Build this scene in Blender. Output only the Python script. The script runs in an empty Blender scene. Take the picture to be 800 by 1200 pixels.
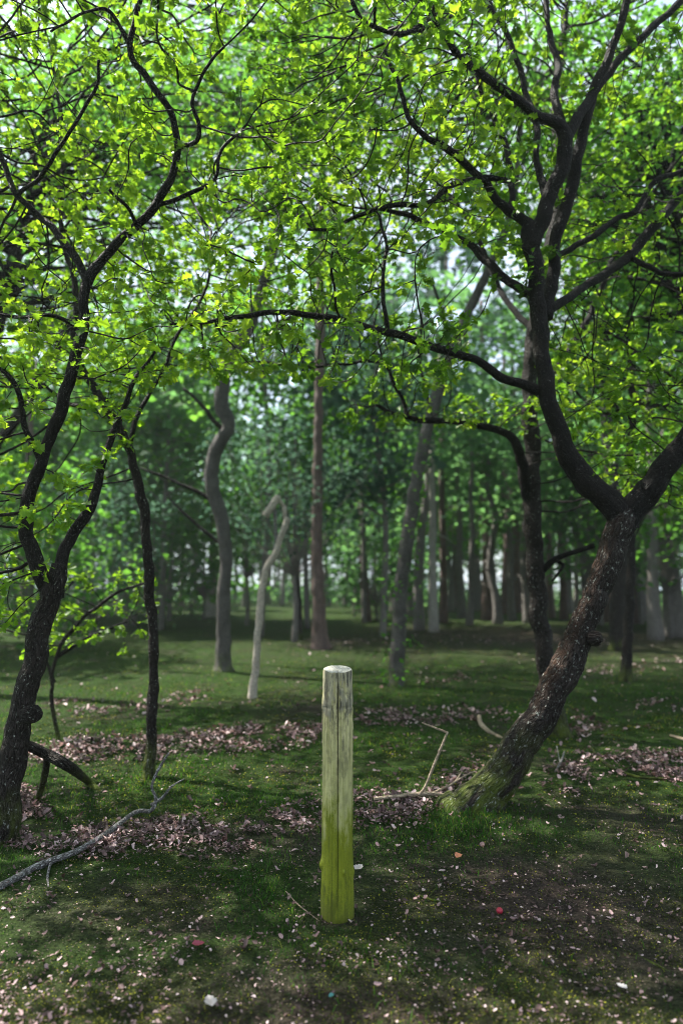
import bpy, math, random
import numpy as np
from mathutils import Vector, Matrix
from mathutils.kdtree import KDTree

rng = np.random.default_rng(11)
random.seed(11)
scene = bpy.context.scene
COL = scene.collection
R = math.radians

# ------------------------------------------------------------------ camera
F = 870.0
CAM_Z = 1.55
PITCH = math.atan(88.0 / F)
CP, SP = math.cos(PITCH), math.sin(PITCH)

cam = bpy.data.cameras.new('camera')
cam.sensor_fit = 'VERTICAL'
cam.sensor_height = 36.0
cam.lens = F * 36.0 / 1200.0
cam.clip_start = 0.05
cam.clip_end = 2000
cam.dof.use_dof = True
cam.dof.focus_distance = 4.2
cam.dof.aperture_fstop = 1.02
camo = bpy.data.objects.new('camera', cam)
COL.objects.link(camo)
camo.location = (0, 0, CAM_Z)
camo.rotation_euler = (math.pi / 2 + PITCH, 0, 0)
scene.camera = camo


def ray(px, py):
    u = (np.asarray(px, float) - 400) / F
    v = (600 - np.asarray(py, float)) / F
    return u, CP - SP * v, SP + CP * v


def at(px, py, d):
    """point seen at photo pixel (px, py), d metres ahead"""
    x, y, z = ray(px, py)
    t = d / y
    return np.stack([x * t, np.asarray(y) * t, CAM_Z + z * t], -1)


def project(P):
    P = np.asarray(P, float)
    y = P[..., 1]
    z = P[..., 2] - CAM_Z
    fwd = y * CP + z * SP
    up = -y * SP + z * CP
    fwd = np.where(np.abs(fwd) < 1e-3, 1e-3, fwd)
    return 400 + F * P[..., 0] / fwd, 600 - F * up / fwd, fwd


# ------------------------------------------------------------------ noise
def _hash(i, j, k, seed):
    h = (i.astype(np.int64) * 374761393 + j.astype(np.int64) * 668265263 + k.astype(np.int64) * 2147483647 + seed * 974634777) & 0xFFFFFFFF
    h = ((h ^ (h >> 13)) * 1274126177) & 0xFFFFFFFF
    h = ((h ^ (h >> 16)) * 2246822519) & 0xFFFFFFFF
    h = h ^ (h >> 15)
    return (h & 0xFFFFFF) / float(0xFFFFFF)


def vnoise(P, seed=0):
    P = np.asarray(P, float)
    i = np.floor(P).astype(np.int64)
    f = P - i
    f = f * f * (3 - 2 * f)
    out = 0
    for a in (0, 1):
        wa = f[..., 0] if a else 1 - f[..., 0]
        for b in (0, 1):
            wb = f[..., 1] if b else 1 - f[..., 1]
            for c in (0, 1):
                wc = f[..., 2] if c else 1 - f[..., 2]
                out = out + wa * wb * wc * _hash(i[..., 0] + a, i[..., 1] + b, i[..., 2] + c, seed)
    return out


def fbm(P, seed=0, octv=3):
    P = np.asarray(P, float)
    s, a, t = 0, 1.0, 0
    for o in range(octv):
        s = s + a * vnoise(P * (2.03 ** o), seed + o * 17)
        t += a
        a *= 0.5
    return s / t


def xy3(x, y, s):
    x = np.asarray(x, float); y = np.asarray(y, float)
    return np.stack([x * s, y * s, np.zeros_like(x) + 0.37], -1)


def g(x, y):
    """ground height"""
    h = 0.16 * (fbm(xy3(x, y, 0.35), 5, 2) - 0.5) + 0.05 * (fbm(xy3(x, y, 2.2), 9, 3) - 0.5)
    near = np.clip(1.4 - np.hypot(x, y) / 14, 0, 1)
    cush = fbm(xy3(x, y, 5.0), 31, 2)
    h = h + near * (0.05 * np.clip(cush - .42, 0, 1) + 0.022 * (vnoise(xy3(x, y, 13), 37) - .5))
    far = np.clip((np.hypot(x, y) - 10) / 40, 0, 1)
    h = h + far * 0.5 * (fbm(xy3(x, y, 0.06), 21, 2) - 0.5)
    return h


def ground_at(px, py):
    x, y, z = ray(px, py)
    z = np.minimum(z, -0.004)
    gz = 0.0
    for _ in range(4):
        t = (gz - CAM_Z) / z
        X, Y = x * t, y * t
        gz = g(X, Y)
    return np.stack([X, Y, gz], -1)


# ------------------------------------------------------------------ mesh helpers
def mesh_obj(name, V, polys, mat, parent=None, attrs=None, smooth=True):
    """polys: list of int arrays (n, k)"""
    me = bpy.data.meshes.new(name)
    V = np.asarray(V, np.float32)
    me.vertices.add(len(V))
    me.vertices.foreach_set('co', V.ravel())
    loops = np.concatenate([p.ravel() for p in polys]).astype(np.int32)
    tot = np.concatenate([np.full(len(p), p.shape[1], np.int32) for p in polys])
    start = np.concatenate([[0], np.cumsum(tot)[:-1]]).astype(np.int32)
    me.loops.add(len(loops))
    me.loops.foreach_set('vertex_index', loops)
    me.polygons.add(len(tot))
    me.polygons.foreach_set('loop_start', start)
    me.polygons.foreach_set('loop_total', tot)
    if smooth:
        me.polygons.foreach_set('use_smooth', np.ones(len(tot), bool))
    for k, (typ, arr) in (attrs or {}).items():
        a = me.attributes.new(k, typ, 'POINT')
        a.data.foreach_set('vector' if typ == 'FLOAT_VECTOR' else 'value', np.asarray(arr, np.float32).ravel())
    me.update(calc_edges=True)
    me.validate()
    if mat is not None:
        me.materials.append(mat)
    o = bpy.data.objects.new(name, me)
    COL.objects.link(o)
    if parent is not None:
        o.parent = parent
        o.matrix_parent_inverse = Matrix.Translation(-Vector(parent.location))
    return o


def tag(o, label=None, cat=None, group=None, kind=None):
    for k, v in (('label', label), ('category', cat), ('group', group), ('kind', kind)):
        if v:
            o[k] = v
    return o


def empty(name, loc, label, cat, group=None):
    o = bpy.data.objects.new(name, None)
    o.empty_display_size = 0.2
    COL.objects.link(o)
    o.location = [float(c) for c in loc]
    return tag(o, label, cat, group)


def spline(P, step):
    """Catmull-Rom resample of rows (x, y, z, r)"""
    P = np.asarray(P, float)
    if len(P) < 2:
        return P
    Q = np.vstack([2 * P[0] - P[1], P, 2 * P[-1] - P[-2]])
    out = []
    for i in range(1, len(Q) - 2):
        n = max(1, int(np.linalg.norm(Q[i + 1, :3] - Q[i, :3]) / step))
        t = (np.arange(n) / n)[:, None]
        a, b, c, d = Q[i - 1], Q[i], Q[i + 1], Q[i + 2]
        out.append(0.5 * (2 * b + (c - a) * t + (2 * a - 5 * b + 4 * c - d) * t ** 2 + (3 * b - a - 3 * c + d) * t ** 3))
    out.append(P[-1:])
    out = np.vstack(out)
    out[:, 3] = np.maximum(out[:, 3], 0.0015)
    return out


class Geo:
    """collects tubes / leaves into one mesh"""
    def __init__(s):
        s.V, s.Q, s.T, s.B, s.n = [], [], [], [], 0

    def tube(s, path, sides=8, amp=0.0, seed=0, cap=True):
        path = np.asarray(path, float)
        P, r = path[:, :3], path[:, 3]
        n = len(P)
        if n < 2:
            return
        T = np.gradient(P, axis=0)
        T /= np.linalg.norm(T, axis=1)[:, None] + 1e-9
        ref = np.array([0.0, 1.0, 0.15]) if abs(T[0, 1]) < 0.9 else np.array([1.0, 0, 0])
        N = np.zeros_like(T)
        v = ref - T[0] * np.dot(ref, T[0])
        N[0] = v / np.linalg.norm(v)
        for i in range(1, n):
            v = N[i - 1] - T[i] * np.dot(N[i - 1], T[i])
            N[i] = v / (np.linalg.norm(v) + 1e-9)
        Bn = np.cross(T, N)
        L = np.concatenate([[0], np.cumsum(np.linalg.norm(np.diff(P, axis=0), axis=1))]) + seed * 3.17
        a = np.arange(sides) * (2 * math.pi / sides)
        ca, sa = np.cos(a), np.sin(a)
        bk = np.stack([r[:, None] * ca, r[:, None] * sa, np.repeat(L[:, None], sides, 1)], -1)
        rr = np.repeat(r[:, None], sides, 1)
        if amp:
            big = fbm(bk * np.array([9, 9, 5.0]), 3 + seed, 2) - 0.5
            rid = np.abs(fbm(bk * np.array([45, 45, 11.0]), 7 + seed, 2) - 0.5) * 2
            rr = rr * (1 + amp * 1.2 * big) + amp * np.minimum(r[:, None], 0.12) * 0.55 * (rid - 0.4)
        V = P[:, None] + rr[..., None] * (ca[None, :, None] * N[:, None] + sa[None, :, None] * Bn[:, None])
        idx = np.arange(n * sides).reshape(n, sides) + s.n
        q = np.stack([idx[:-1], np.roll(idx[:-1], -1, 1), np.roll(idx[1:], -1, 1), idx[1:]], -1).reshape(-1, 4)
        s.V.append(V.reshape(-1, 3)); s.B.append(bk.reshape(-1, 3)); s.Q.append(q); s.n += n * sides
        if cap:
            for row, end, b in ((idx[0][::-1], 0, bk[0]), (idx[-1], -1, bk[-1])):
                c = P[end] + (T[end] * r[end] * 0.3 if end else -T[end] * r[end] * 0.1)
                s.V.append(c[None]); s.B.append(b.mean(0)[None])
                ci = s.n; s.n += 1
                s.T.append(np.stack([row, np.roll(row, -1), np.full(sides, ci)], -1))

    def build(s, name, mat, parent=None):
        polys = [np.vstack(s.Q)] + ([np.vstack(s.T)] if s.T else [])
        return mesh_obj(name, np.vstack(s.V), polys, mat, parent, {'bk': ('FLOAT_VECTOR', np.vstack(s.B))})


# ------------------------------------------------------------------ materials
def new_mat(name):
    m = bpy.data.materials.new(name)
    m.use_nodes = True
    nt = m.node_tree
    for n in list(nt.nodes):
        nt.nodes.remove(n)
    out = nt.nodes.new('ShaderNodeOutputMaterial')
    return m, nt, out


class NT:
    def __init__(s, nt):
        s.nt = nt

    def node(s, t, **kw):
        n = s.nt.nodes.new(t)
        for k, v in kw.items():
            setattr(n, k, v)
        return n

    def link(s, a, b):
        s.nt.links.new(a, b)

    def inp(s, sock, v):
        if hasattr(v, 'is_output'):
            s.link(v, sock)
        else:
            sock.default_value = v

    def attr(s, name):
        return s.node('ShaderNodeAttribute', attribute_name=name)

    def vmul(s, v, k):
        n = s.node('ShaderNodeVectorMath', operation='MULTIPLY')
        s.link(v, n.inputs[0]); n.inputs[1].default_value = k
        return n.outputs[0]

    def noise(s, v, scale, detail=3, rough=0.55):
        n = s.node('ShaderNodeTexNoise')
        if v is not None: s.link(v, n.inputs['Vector'])
        n.inputs['Scale'].default_value = scale; n.inputs['Detail'].default_value = detail; n.inputs['Roughness'].default_value = rough
        return n.outputs[0]

    def voro(s, v, scale, feature='F1', rnd=1.0):
        n = s.node('ShaderNodeTexVoronoi', feature=feature)
        if v is not None: s.link(v, n.inputs['Vector'])
        n.inputs['Scale'].default_value = scale; n.inputs['Randomness'].default_value = rnd
        return n

    def ramp(s, f, stops, interp='LINEAR'):
        n = s.node('ShaderNodeValToRGB')
        s.link(f, n.inputs[0])
        cr = n.color_ramp
        cr.interpolation = interp
        while len(cr.elements) < len(stops):
            cr.elements.new(0.5)
        for e, (p, c) in zip(cr.elements, stops):
            e.position = p
            e.color = (*c, 1) if hasattr(c, '__len__') else (c, c, c, 1)
        return n.outputs[0]

    def mix(s, f, a, b, mode='MIX'):
        n = s.node('ShaderNodeMix', data_type='RGBA', blend_type=mode)
        s.inp(n.inputs[0], f)
        for sock, v in ((n.inputs[6], a), (n.inputs[7], b)):
            s.inp(sock, (*v, 1) if isinstance(v, tuple) and len(v) == 3 else v)
        return n.outputs[2]

    def math(s, op, a, b=0.0, clamp=False):
        n = s.node('ShaderNodeMath', operation=op, use_clamp=clamp)
        s.inp(n.inputs[0], a); s.inp(n.inputs[1], b)
        return n.outputs[0]

    def bump(s, h, strength, dist):
        n = s.node('ShaderNodeBump')
        s.link(h, n.inputs['Height']); n.inputs['Strength'].default_value = strength; n.inputs['Distance'].default_value = dist
        return n.outputs[0]

    def bsdf(s, col, rough=0.8, normal=None, spec=0.5):
        n = s.node('ShaderNodeBsdfPrincipled')
        s.inp(n.inputs['Base Color'], (*col, 1) if isinstance(col, tuple) and len(col) == 3 else col)
        s.inp(n.inputs['Roughness'], rough)
        n.inputs['Specular IOR Level'].default_value = spec
        if normal is not None: s.link(normal, n.inputs['Normal'])
        return n.outputs[0]


def bark_mat(name, dark, mid, lichen=0.62, lichen_col=(0.36, 0.38, 0.34), moss=0.0, orange=0.0, scale=1.0, rough=0.62):
    m, nt, out = new_mat(name)
    k = NT(nt)
    v = k.attr('bk').outputs['Vector']
    warp = k.noise(k.vmul(v, (20 * scale, 20 * scale, 14 * scale)), 1.0, 2)
    vs = k.vmul(v, (52 * scale, 52 * scale, 17 * scale))
    wv = k.node('ShaderNodeVectorMath', operation='ADD')
    k.link(vs, wv.inputs[0])
    sc = k.node('ShaderNodeVectorMath', operation='SCALE'); k.link(k.node('ShaderNodeTexNoise').outputs[1], sc.inputs[0])
    nz = nt.nodes[-1]
    wn = [n for n in nt.nodes if n.bl_idname == 'ShaderNodeTexNoise'][-1]
    k.link(vs, wn.inputs['Vector']); wn.inputs['Scale'].default_value = 0.7
    sc.inputs['Scale'].default_value = 1.6
    k.link(sc.outputs[0], wv.inputs[1])
    ed = k.voro(wv.outputs[0], 1.0, 'DISTANCE_TO_EDGE').outputs['Distance']
    crack = k.ramp(ed, [(0.0, 0.0), (0.22, 1.0)])
    fine = k.noise(k.vmul(v, (130 * scale, 130 * scale, 60 * scale)), 1.0, 4, 0.65)
    tone = k.noise(k.vmul(v, (7, 7, 4)), 1.0, 3)
    col = k.mix(k.ramp(tone, [(0.3, 0.0), (0.7, 1.0)]), dark, mid)
    col = k.mix(k.math('MULTIPLY', k.math('SUBTRACT', 1.0, crack), 0.75), col, tuple(c * 0.3 for c in dark))
    col = k.mix(k.ramp(fine, [(0.4, 0.0), (0.75, 0.6)]), col, tuple(min(1, c * 1.9) for c in mid))
    geo = k.node('ShaderNodeNewGeometry')
    sep = k.node('ShaderNodeSeparateXYZ'); k.link(geo.outputs['Position'], sep.inputs[0])
    if moss:
        z = k.ramp(k.math('DIVIDE', sep.outputs['Z'], 1.0), [(0.0, 1.0), (moss, 0.0)])
        mz = k.math('MULTIPLY', z, k.ramp(k.noise(k.vmul(v, (12, 12, 6)), 1.0, 4), [(0.38, 0.0), (0.6, 1.0)]))
        col = k.mix(mz, col, (0.085, 0.115, 0.018))
    if orange:
        # rusty algae grows in a broken streak up one flank of the bole
        sb = k.node('ShaderNodeSeparateXYZ'); k.link(v, sb.inputs[0])
        flank = k.ramp(k.math('ADD', k.math('MULTIPLY', sb.outputs['Y'], -orange), 0.0), [(0.1, 0.0), (0.75, 1.0)])
        zz = k.ramp(k.math('MULTIPLY', sep.outputs['Z'], 0.4), [(0.22, 0.0), (0.36, 1.0), (0.72, 1.0), (0.86, 0.0)])
        br = k.ramp(k.noise(k.vmul(v, (30, 30, 16)), 1.0, 4), [(0.36, 0.0), (0.6, 1.0)])
        mm = k.math('MULTIPLY', k.math('MULTIPLY', k.math('MULTIPLY', flank, zz), br), .14)
        col = k.mix(mm, col, (0.21, 0.075, 0.022))
    ln = k.noise(k.vmul(v, (48 * scale, 48 * scale, 34 * scale)), 1.0, 6, 0.75)
    lmask = k.math('MULTIPLY', k.ramp(ln, [(lichen, 0.0), (lichen + 0.05, 0.85)]), k.ramp(fine, [(0.3, 0.3), (0.5, 1.0)]))
    col = k.mix(lmask, col, lichen_col)
    h = k.math('ADD', k.math('MULTIPLY', crack, 0.7), k.math('MULTIPLY', fine, 0.6))
    sh = k.bsdf(col, rough, k.bump(h, 1.0, 0.016 / scale), 0.1 if dark[0] < .02 else .25)
    k.link(sh, out.inputs[0])
    return m


def leaf_mat(name, stops, trans=0.5, tmul=(1.5, 1.45, 0.7), rough=0.5, spec=0.4):
    m, nt, out = new_mat(name)
    k = NT(nt)
    c = k.ramp(k.attr('rnd').outputs['Fac'], stops)
    d = k.bsdf(c, rough, None, spec)
    t = k.node('ShaderNodeBsdfTranslucent')
    tc = k.mix(1.0, c, tmul, 'MULTIPLY')
    k.link(tc, t.inputs[0])
    mx = k.node('ShaderNodeMixShader')
    mx.inputs[0].default_value = trans
    k.link(d, mx.inputs[1]); k.link(t.outputs[0], mx.inputs[2])
    k.link(mx.outputs[0], out.inputs[0])
    return m


M = {}
M['oak_bark'] = bark_mat('oak_bark', (0.012, 0.010, 0.009), (0.033, 0.027, 0.024), 0.60, moss=0.35)
M['oak_bark_rusty'] = bark_mat('oak_bark_rusty', (0.012, 0.0095, 0.0085), (0.038, 0.031, 0.027), 0.585, moss=0.62, orange=-9.0)
M['limb_bark'] = bark_mat('limb_bark', (0.007, 0.006, 0.0055), (0.018, 0.015, 0.0135), 0.62, scale=1.6)
M['twig_bark'] = bark_mat('twig_bark', (0.008, 0.0065, 0.006), (0.022, 0.017, 0.015), 0.72, scale=2.5)
M['grey_bark'] = bark_mat('grey_bark', (0.03, 0.027, 0.024), (0.13, 0.118, 0.108), 0.62, (0.28, 0.28, 0.25), moss=0.4)
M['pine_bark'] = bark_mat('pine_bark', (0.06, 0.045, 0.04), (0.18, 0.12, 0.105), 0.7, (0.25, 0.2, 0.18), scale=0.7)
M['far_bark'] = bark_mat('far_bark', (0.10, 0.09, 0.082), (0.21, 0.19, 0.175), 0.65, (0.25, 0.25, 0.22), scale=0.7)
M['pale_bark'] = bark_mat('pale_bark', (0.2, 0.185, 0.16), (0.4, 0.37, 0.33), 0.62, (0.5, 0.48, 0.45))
M['dead_wood'] = bark_mat('dead_wood', (0.34, 0.26, 0.20), (0.62, 0.52, 0.44), 0.62, (0.6, 0.53, 0.47))
M['fallen_grey'] = bark_mat('fallen_grey', (0.05, 0.045, 0.043), (0.17, 0.16, 0.155), 0.53, (0.52, 0.52, 0.52), scale=1.5)
M['fallen_tan'] = bark_mat('fallen_tan', (0.24, 0.18, 0.12), (0.45, 0.36, 0.26), 0.6, (0.6, 0.52, 0.4), scale=1.5)

M['oak_leaf'] = leaf_mat('oak_leaf', [(0.0, (0.036, 0.095, 0.008)), (0.4, (0.075, 0.165, 0.014)), (0.75, (0.085, 0.20, 0.016)), (1.0, (0.13, 0.25, 0.022))], 0.58, (2.9, 2.3, 1.1), .45, .35)
M['oak_leaf_green'] = leaf_mat('oak_leaf_green', [(0.0, (0.03, 0.09, 0.008)), (0.5, (0.062, 0.155, 0.014)), (1.0, (0.12, 0.225, 0.022))], 0.58, (2.9, 2.3, 1.2), .45, .35)
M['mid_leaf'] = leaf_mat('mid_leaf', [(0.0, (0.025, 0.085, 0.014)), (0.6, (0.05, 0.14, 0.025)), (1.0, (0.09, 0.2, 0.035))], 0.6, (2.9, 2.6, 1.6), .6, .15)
M['far_leaf'] = leaf_mat('far_leaf', [(0.0, (0.03, 0.075, 0.035)), (0.6, (0.05, 0.12, 0.045)), (1.0, (0.09, 0.17, 0.06))], 0.6, (3.0, 2.8, 2.1), .7, .1)  # bluish tint puts distance haze into the leaf colour
M['needle'] = leaf_mat('needle', [(0.0, (0.03, 0.062, 0.042)), (0.6, (0.048, 0.09, 0.06)), (1.0, (0.075, 0.125, 0.08))], 0.4, (2.0, 2.2, 2.0), .7, .1)
M['litter'] = leaf_mat('litter', [(0.0, (0.035, 0.022, 0.02)), (0.35, (0.12, 0.075, 0.072)), (0.65, (0.34, 0.235, 0.24)), (1.0, (0.72, 0.58, 0.58))], 0.2, (1.2, 1.0, 0.9), 0.5, .25)
M['grass'] = leaf_mat('grass', [(0.0, (0.010, 0.036, 0.005)), (0.45, (0.028, 0.09, 0.012)), (0.8, (0.075, 0.16, 0.022)), (1.0, (0.24, 0.25, 0.05))], 0.45, (1.6, 1.8, 0.8), .6, .12)
M['moss'] = leaf_mat('moss', [(0.0, (0.02, 0.034, 0.008)), (0.5, (0.045, 0.06, 0.01)), (0.85, (0.10, 0.11, 0.012)), (1.0, (0.34, 0.34, 0.03))], 0.3, (1.3, 1.3, 0.7), .6, .12)


def ground_mat():
    m, nt, out = new_mat('forest_floor')
    k = NT(nt)
    geo = k.node('ShaderNodeNewGeometry')
    p = geo.outputs['Position']
    big = k.noise(p, 0.9, 5, 0.6)
    med = k.noise(p, 6, 5, 0.65)
    fine = k.noise(p, 60, 4, 0.7)
    speck = k.voro(p, 105)
    soil = k.mix(k.ramp(fine, [(.36, 0.), (.66, 1.)]), (0.010, 0.007, 0.006), (0.075, 0.054, 0.047))
    moss = k.mix(k.ramp(fine, [(.36, 0.), (.66, 1.)]), (0.006, 0.016, 0.002), (0.036, 0.078, 0.009))
    f = k.ramp(k.math('ADD', k.math('MULTIPLY', big, 0.6), k.math('MULTIPLY', med, 0.4)), [(0.34, 0.0), (0.48, 1.0)])
    f = k.math('MULTIPLY', f, k.math('SUBTRACT', 1.0, k.math('MULTIPLY', k.attr('bare').outputs['Fac'], .95)))
    col = k.mix(f, soil, moss)
    chips = k.ramp(speck.outputs['Color'], [(0.74, 0.0), (0.77, 1.0)], 'LINEAR')
    near = k.ramp(speck.outputs['Distance'], [(0.25, 1.0), (0.34, 0.0)])
    col = k.mix(k.math('MULTIPLY', k.math('MULTIPLY', chips, near), 0.7), col, (0.24, 0.18, 0.15))
    h = k.math('ADD', k.math('MULTIPLY', med, 0.5), fine)
    sh = k.bsdf(col, 0.85, k.bump(h, 1.0, 0.04), 0.08)
    k.link(sh, out.inputs[0])
    return m


# ------------------------------------------------------------------ ground
def axis(lo, hi, step, outer, grow):
    a = list(np.arange(lo, hi + 1e-6, step))
    s, v = step, hi
    while v < outer:
        s *= grow; v += s; a.append(v)
    s, v, b = step, lo, []
    while v > -outer:
        s *= grow; v -= s; b.append(v)
    return np.array(b[::-1] + a)


gx = axis(-4.0, 4.0, 0.03, 420, 1.05)
gy = axis(1.2, 11.0, 0.03, 420, 1.05)
GX, GY = np.meshgrid(gx, gy)
GZ = g(GX, GY)
V = np.stack([GX, GY, GZ], -1).reshape(-1, 3)
idx = np.arange(V.shape[0]).reshape(GX.shape)
q = np.stack([idx[:-1, :-1], idx[:-1, 1:], idx[1:, 1:], idx[1:, :-1]], -1).reshape(-1, 4)
def bare(x, y):
    s_ = 0
    for (cx, cy, rx, ry, k_) in BARE:
        s_ = np.maximum(s_, k_ * np.exp(-(((x - cx) / rx) ** 2 + ((y - cy) / ry) ** 2)))
    return np.clip(s_ + .5 * (fbm(xy3(x, y, 3.1), 91, 3) - .5), 0, 1)


BARE = []
for (px_, py_, wx, wy, k_) in ((660, 1070, 240, 90, 1.0), (420, 1190, 420, 75, .95), (150, 1060, 160, 40, .6), (750, 960, 110, 30, .7), (330, 985, 120, 26, .6), (400, 1078, 42, 13, 1.0), (340, 825, 60, 14, .5), (640, 745, 260, 12, .9), (400, 752, 60, 8, .8)):
    p0 = ground_at(px_, py_); p1 = ground_at(px_ + wx, py_); p2 = ground_at(px_, py_ - wy)
    BARE.append((p0[0], p0[1], abs(p1[0] - p0[0]), abs(p2[1] - p0[1]), k_))
gr = mesh_obj('ground', V, [q], ground_mat(), None, {'bare': ('FLOAT', bare(V[:, 0], V[:, 1]))})
tag(gr, kind='structure')

# ------------------------------------------------------------------ leaves
HALF_FRESH = [(.12, .04), (.25, .2), (.33, .09), (.48, .32), (.57, .14), (.77, .36), (.86, .17)]


HALF_DRY = [(.10, .07), (.25, .19), (.36, .17), (.50, .27), (.62, .22), (.76, .27), (.90, .14)]


def leaf_template(detail):
    if detail:
        HALF = HALF_DRY if detail == 2 else HALF_FRESH
        v = [(0, 0, 0), (.55, 0, 0), (1, 0, 0)] + [(x, y, 0) for x, y in HALF] + [(x, -y, 0) for x, y in HALF]
        v = np.array(v, float)
        n = len(HALF)
        polys = [np.array([[0, 1, 2] + [3 + i for i in range(n)][::-1]]), np.array([[2, 1, 0] + [3 + n + i for i in range(n)]])]
        v[:, 2] = np.abs(v[:, 1]) * 0.35 - 0.22 * v[:, 0] ** 2
        v[:, 1] *= 1.05
    else:
        v = np.array([(0, 0, 0), (.45, .33, .08), (1, 0, -.15), (.45, -.33, .08)])
        polys = [np.array([[0, 3, 2, 1]])]
    return v, polys


def unit(a):
    return a / (np.linalg.norm(a, axis=-1, keepdims=True) + 1e-9)


def place_leaves(name, pos, direc, up, size, rnd, mat, parent=None, detail=True, curl=None):
    v, polys = leaf_template(detail)
    X = unit(direc)
    Z = unit(up - X * np.sum(up * X, -1, keepdims=True))
    Y = np.cross(Z, X)
    n = len(pos)
    lv = np.repeat(v[None], n, 0)
    if curl is not None:
        lv = lv.copy()
        lv[:, :, 2] += curl[:, None] * (v[None, :, 0] - 0.4) ** 2 * 1.6 + np.abs(v[None, :, 1]) * curl[:, None] * 0.7
    W = (lv[..., 0:1] * X[:, None] + lv[..., 1:2] * Y[:, None] + lv[..., 2:3] * Z[:, None]) * size[:, None, None] + pos[:, None]
    off = (np.arange(n) * len(v))[:, None]
    P = [(p + off).reshape(-1, p.shape[1]) for p in polys]
    return mesh_obj(name, W.reshape(-1, 3), P, mat, parent, {'rnd': ('FLOAT', np.repeat(rnd, len(v)))}, smooth=False)


def rosettes(pts, dirs, per, size, spread=1.0):
    """leaf positions / directions / ups round twig ends"""
    n = len(pts)
    k = rng.integers(per[0], per[1] + 1, n)
    i = np.repeat(np.arange(n), k)
    m = len(i)
    d = unit(dirs)[i]
    out = rng.normal(size=(m, 3)) * spread
    out[:, 2] *= 0.6
    direc = unit(d * 0.7 + out + np.array([0, 0, -0.12]))
    up = unit(np.array([0, 0, 1.0]) + rng.normal(size=(m, 3)) * 0.55)
    pos = pts[i] + rng.normal(size=(m, 3)) * 0.018
    s = size * rng.uniform(0.55, 1.25, m)
    return pos, direc, up, s, i


# ------------------------------------------------------------------ growing twigs (space colonisation)
def grow(seedP, seedD, seedTree, seedR, A, step, kill, infl, iters=140, jit=0.3):
    P = [np.asarray(seedP, float)]
    par = [np.full(len(seedP), -1)]
    tree = [np.asarray(seedTree)]
    n0 = len(seedP)
    n = n0
    allP = P[0]
    A = A.copy()
    near = np.full(len(A), -1); nd = np.full(len(A), 1e9)

    def upd(newP, base):
        kd = KDTree(len(newP))
        for c, p in enumerate(newP):
            kd.insert(p, c)
        kd.balance()
        find = kd.find
        for c, p in enumerate(A):
            _, jn, dm = find(p)
            if dm < nd[c]:
                nd[c] = dm; near[c] = base + jn
    upd(allP, 0)
    treeA = tree[0]
    for it in range(iters):
        act = (nd < infl)
        if not act.any():
            break
        ids, inv = np.unique(near[act], return_inverse=True)
        acc = np.zeros((len(ids), 3))
        vec = unit(A[act] - allP[near[act]])
        np.add.at(acc, inv, vec)
        d = unit(unit(acc) + rng.normal(size=acc.shape) * jit)
        newP = allP[ids] + d * step
        par.append(ids); newT = treeA[ids]
        base = len(allP)
        allP = np.vstack([allP, newP]); treeA = np.concatenate([treeA, newT])
        upd(newP, base)
        keep = nd > kill
        A, near, nd = A[keep], near[keep], nd[keep]
        if len(A) == 0 or len(allP) > 150000:
            break
    par = np.concatenate(par)
    N = len(allP)
    kids = np.bincount(par[par >= 0], minlength=N)
    rad = np.zeros(N)
    e = 2.3
    acc = np.zeros(N)
    for i in range(N - 1, n0 - 1, -1):
        rad[i] = max(0.0035, acc[i] ** (1 / e)) if acc[i] > 0 else 0.0035
        acc[par[i]] += rad[i] ** e
    cap = np.full(N, 1.0); cap[:n0] = np.asarray(seedR) * 0.6
    for i in range(n0, N):
        cap[i] = cap[par[i]]
        rad[i] = min(rad[i], cap[i], 0.03)
    return allP, par, treeA, kids, rad, n0


def twig_tubes(geo, P, par, rad, kids, n0, sel, sides=5):
    """chains of nodes into tubes"""
    N = len(P)
    best = np.full(N, -1)
    order = np.argsort(rad)
    for i in order:
        if i >= n0:
            best[par[i]] = i
    for i in range(n0, N):
        if not sel[i]:
            continue
        p = par[i]
        if p >= n0 and best[p] == i:
            continue
        ch = [p, i]
        while best[ch[-1]] != -1:
            ch.append(best[ch[-1]])
        pts = P[ch].copy()
        if len(pts) > 3:
            for _ in range(2):
                pts[1:-1] = 0.25 * pts[:-2] + 0.5 * pts[1:-1] + 0.25 * pts[2:]
        r = rad[ch].copy(); r[0] = r[1] * 1.15; r[-1] *= 0.6
        geo.tube(np.column_stack([pts, r]), sides, cap=False)


# ------------------------------------------------------------------ traced trees
SEEDS = []          # (pos, dir, tree index, radius)


WK = [0.67]
D_WOB = [2.0]


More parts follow.
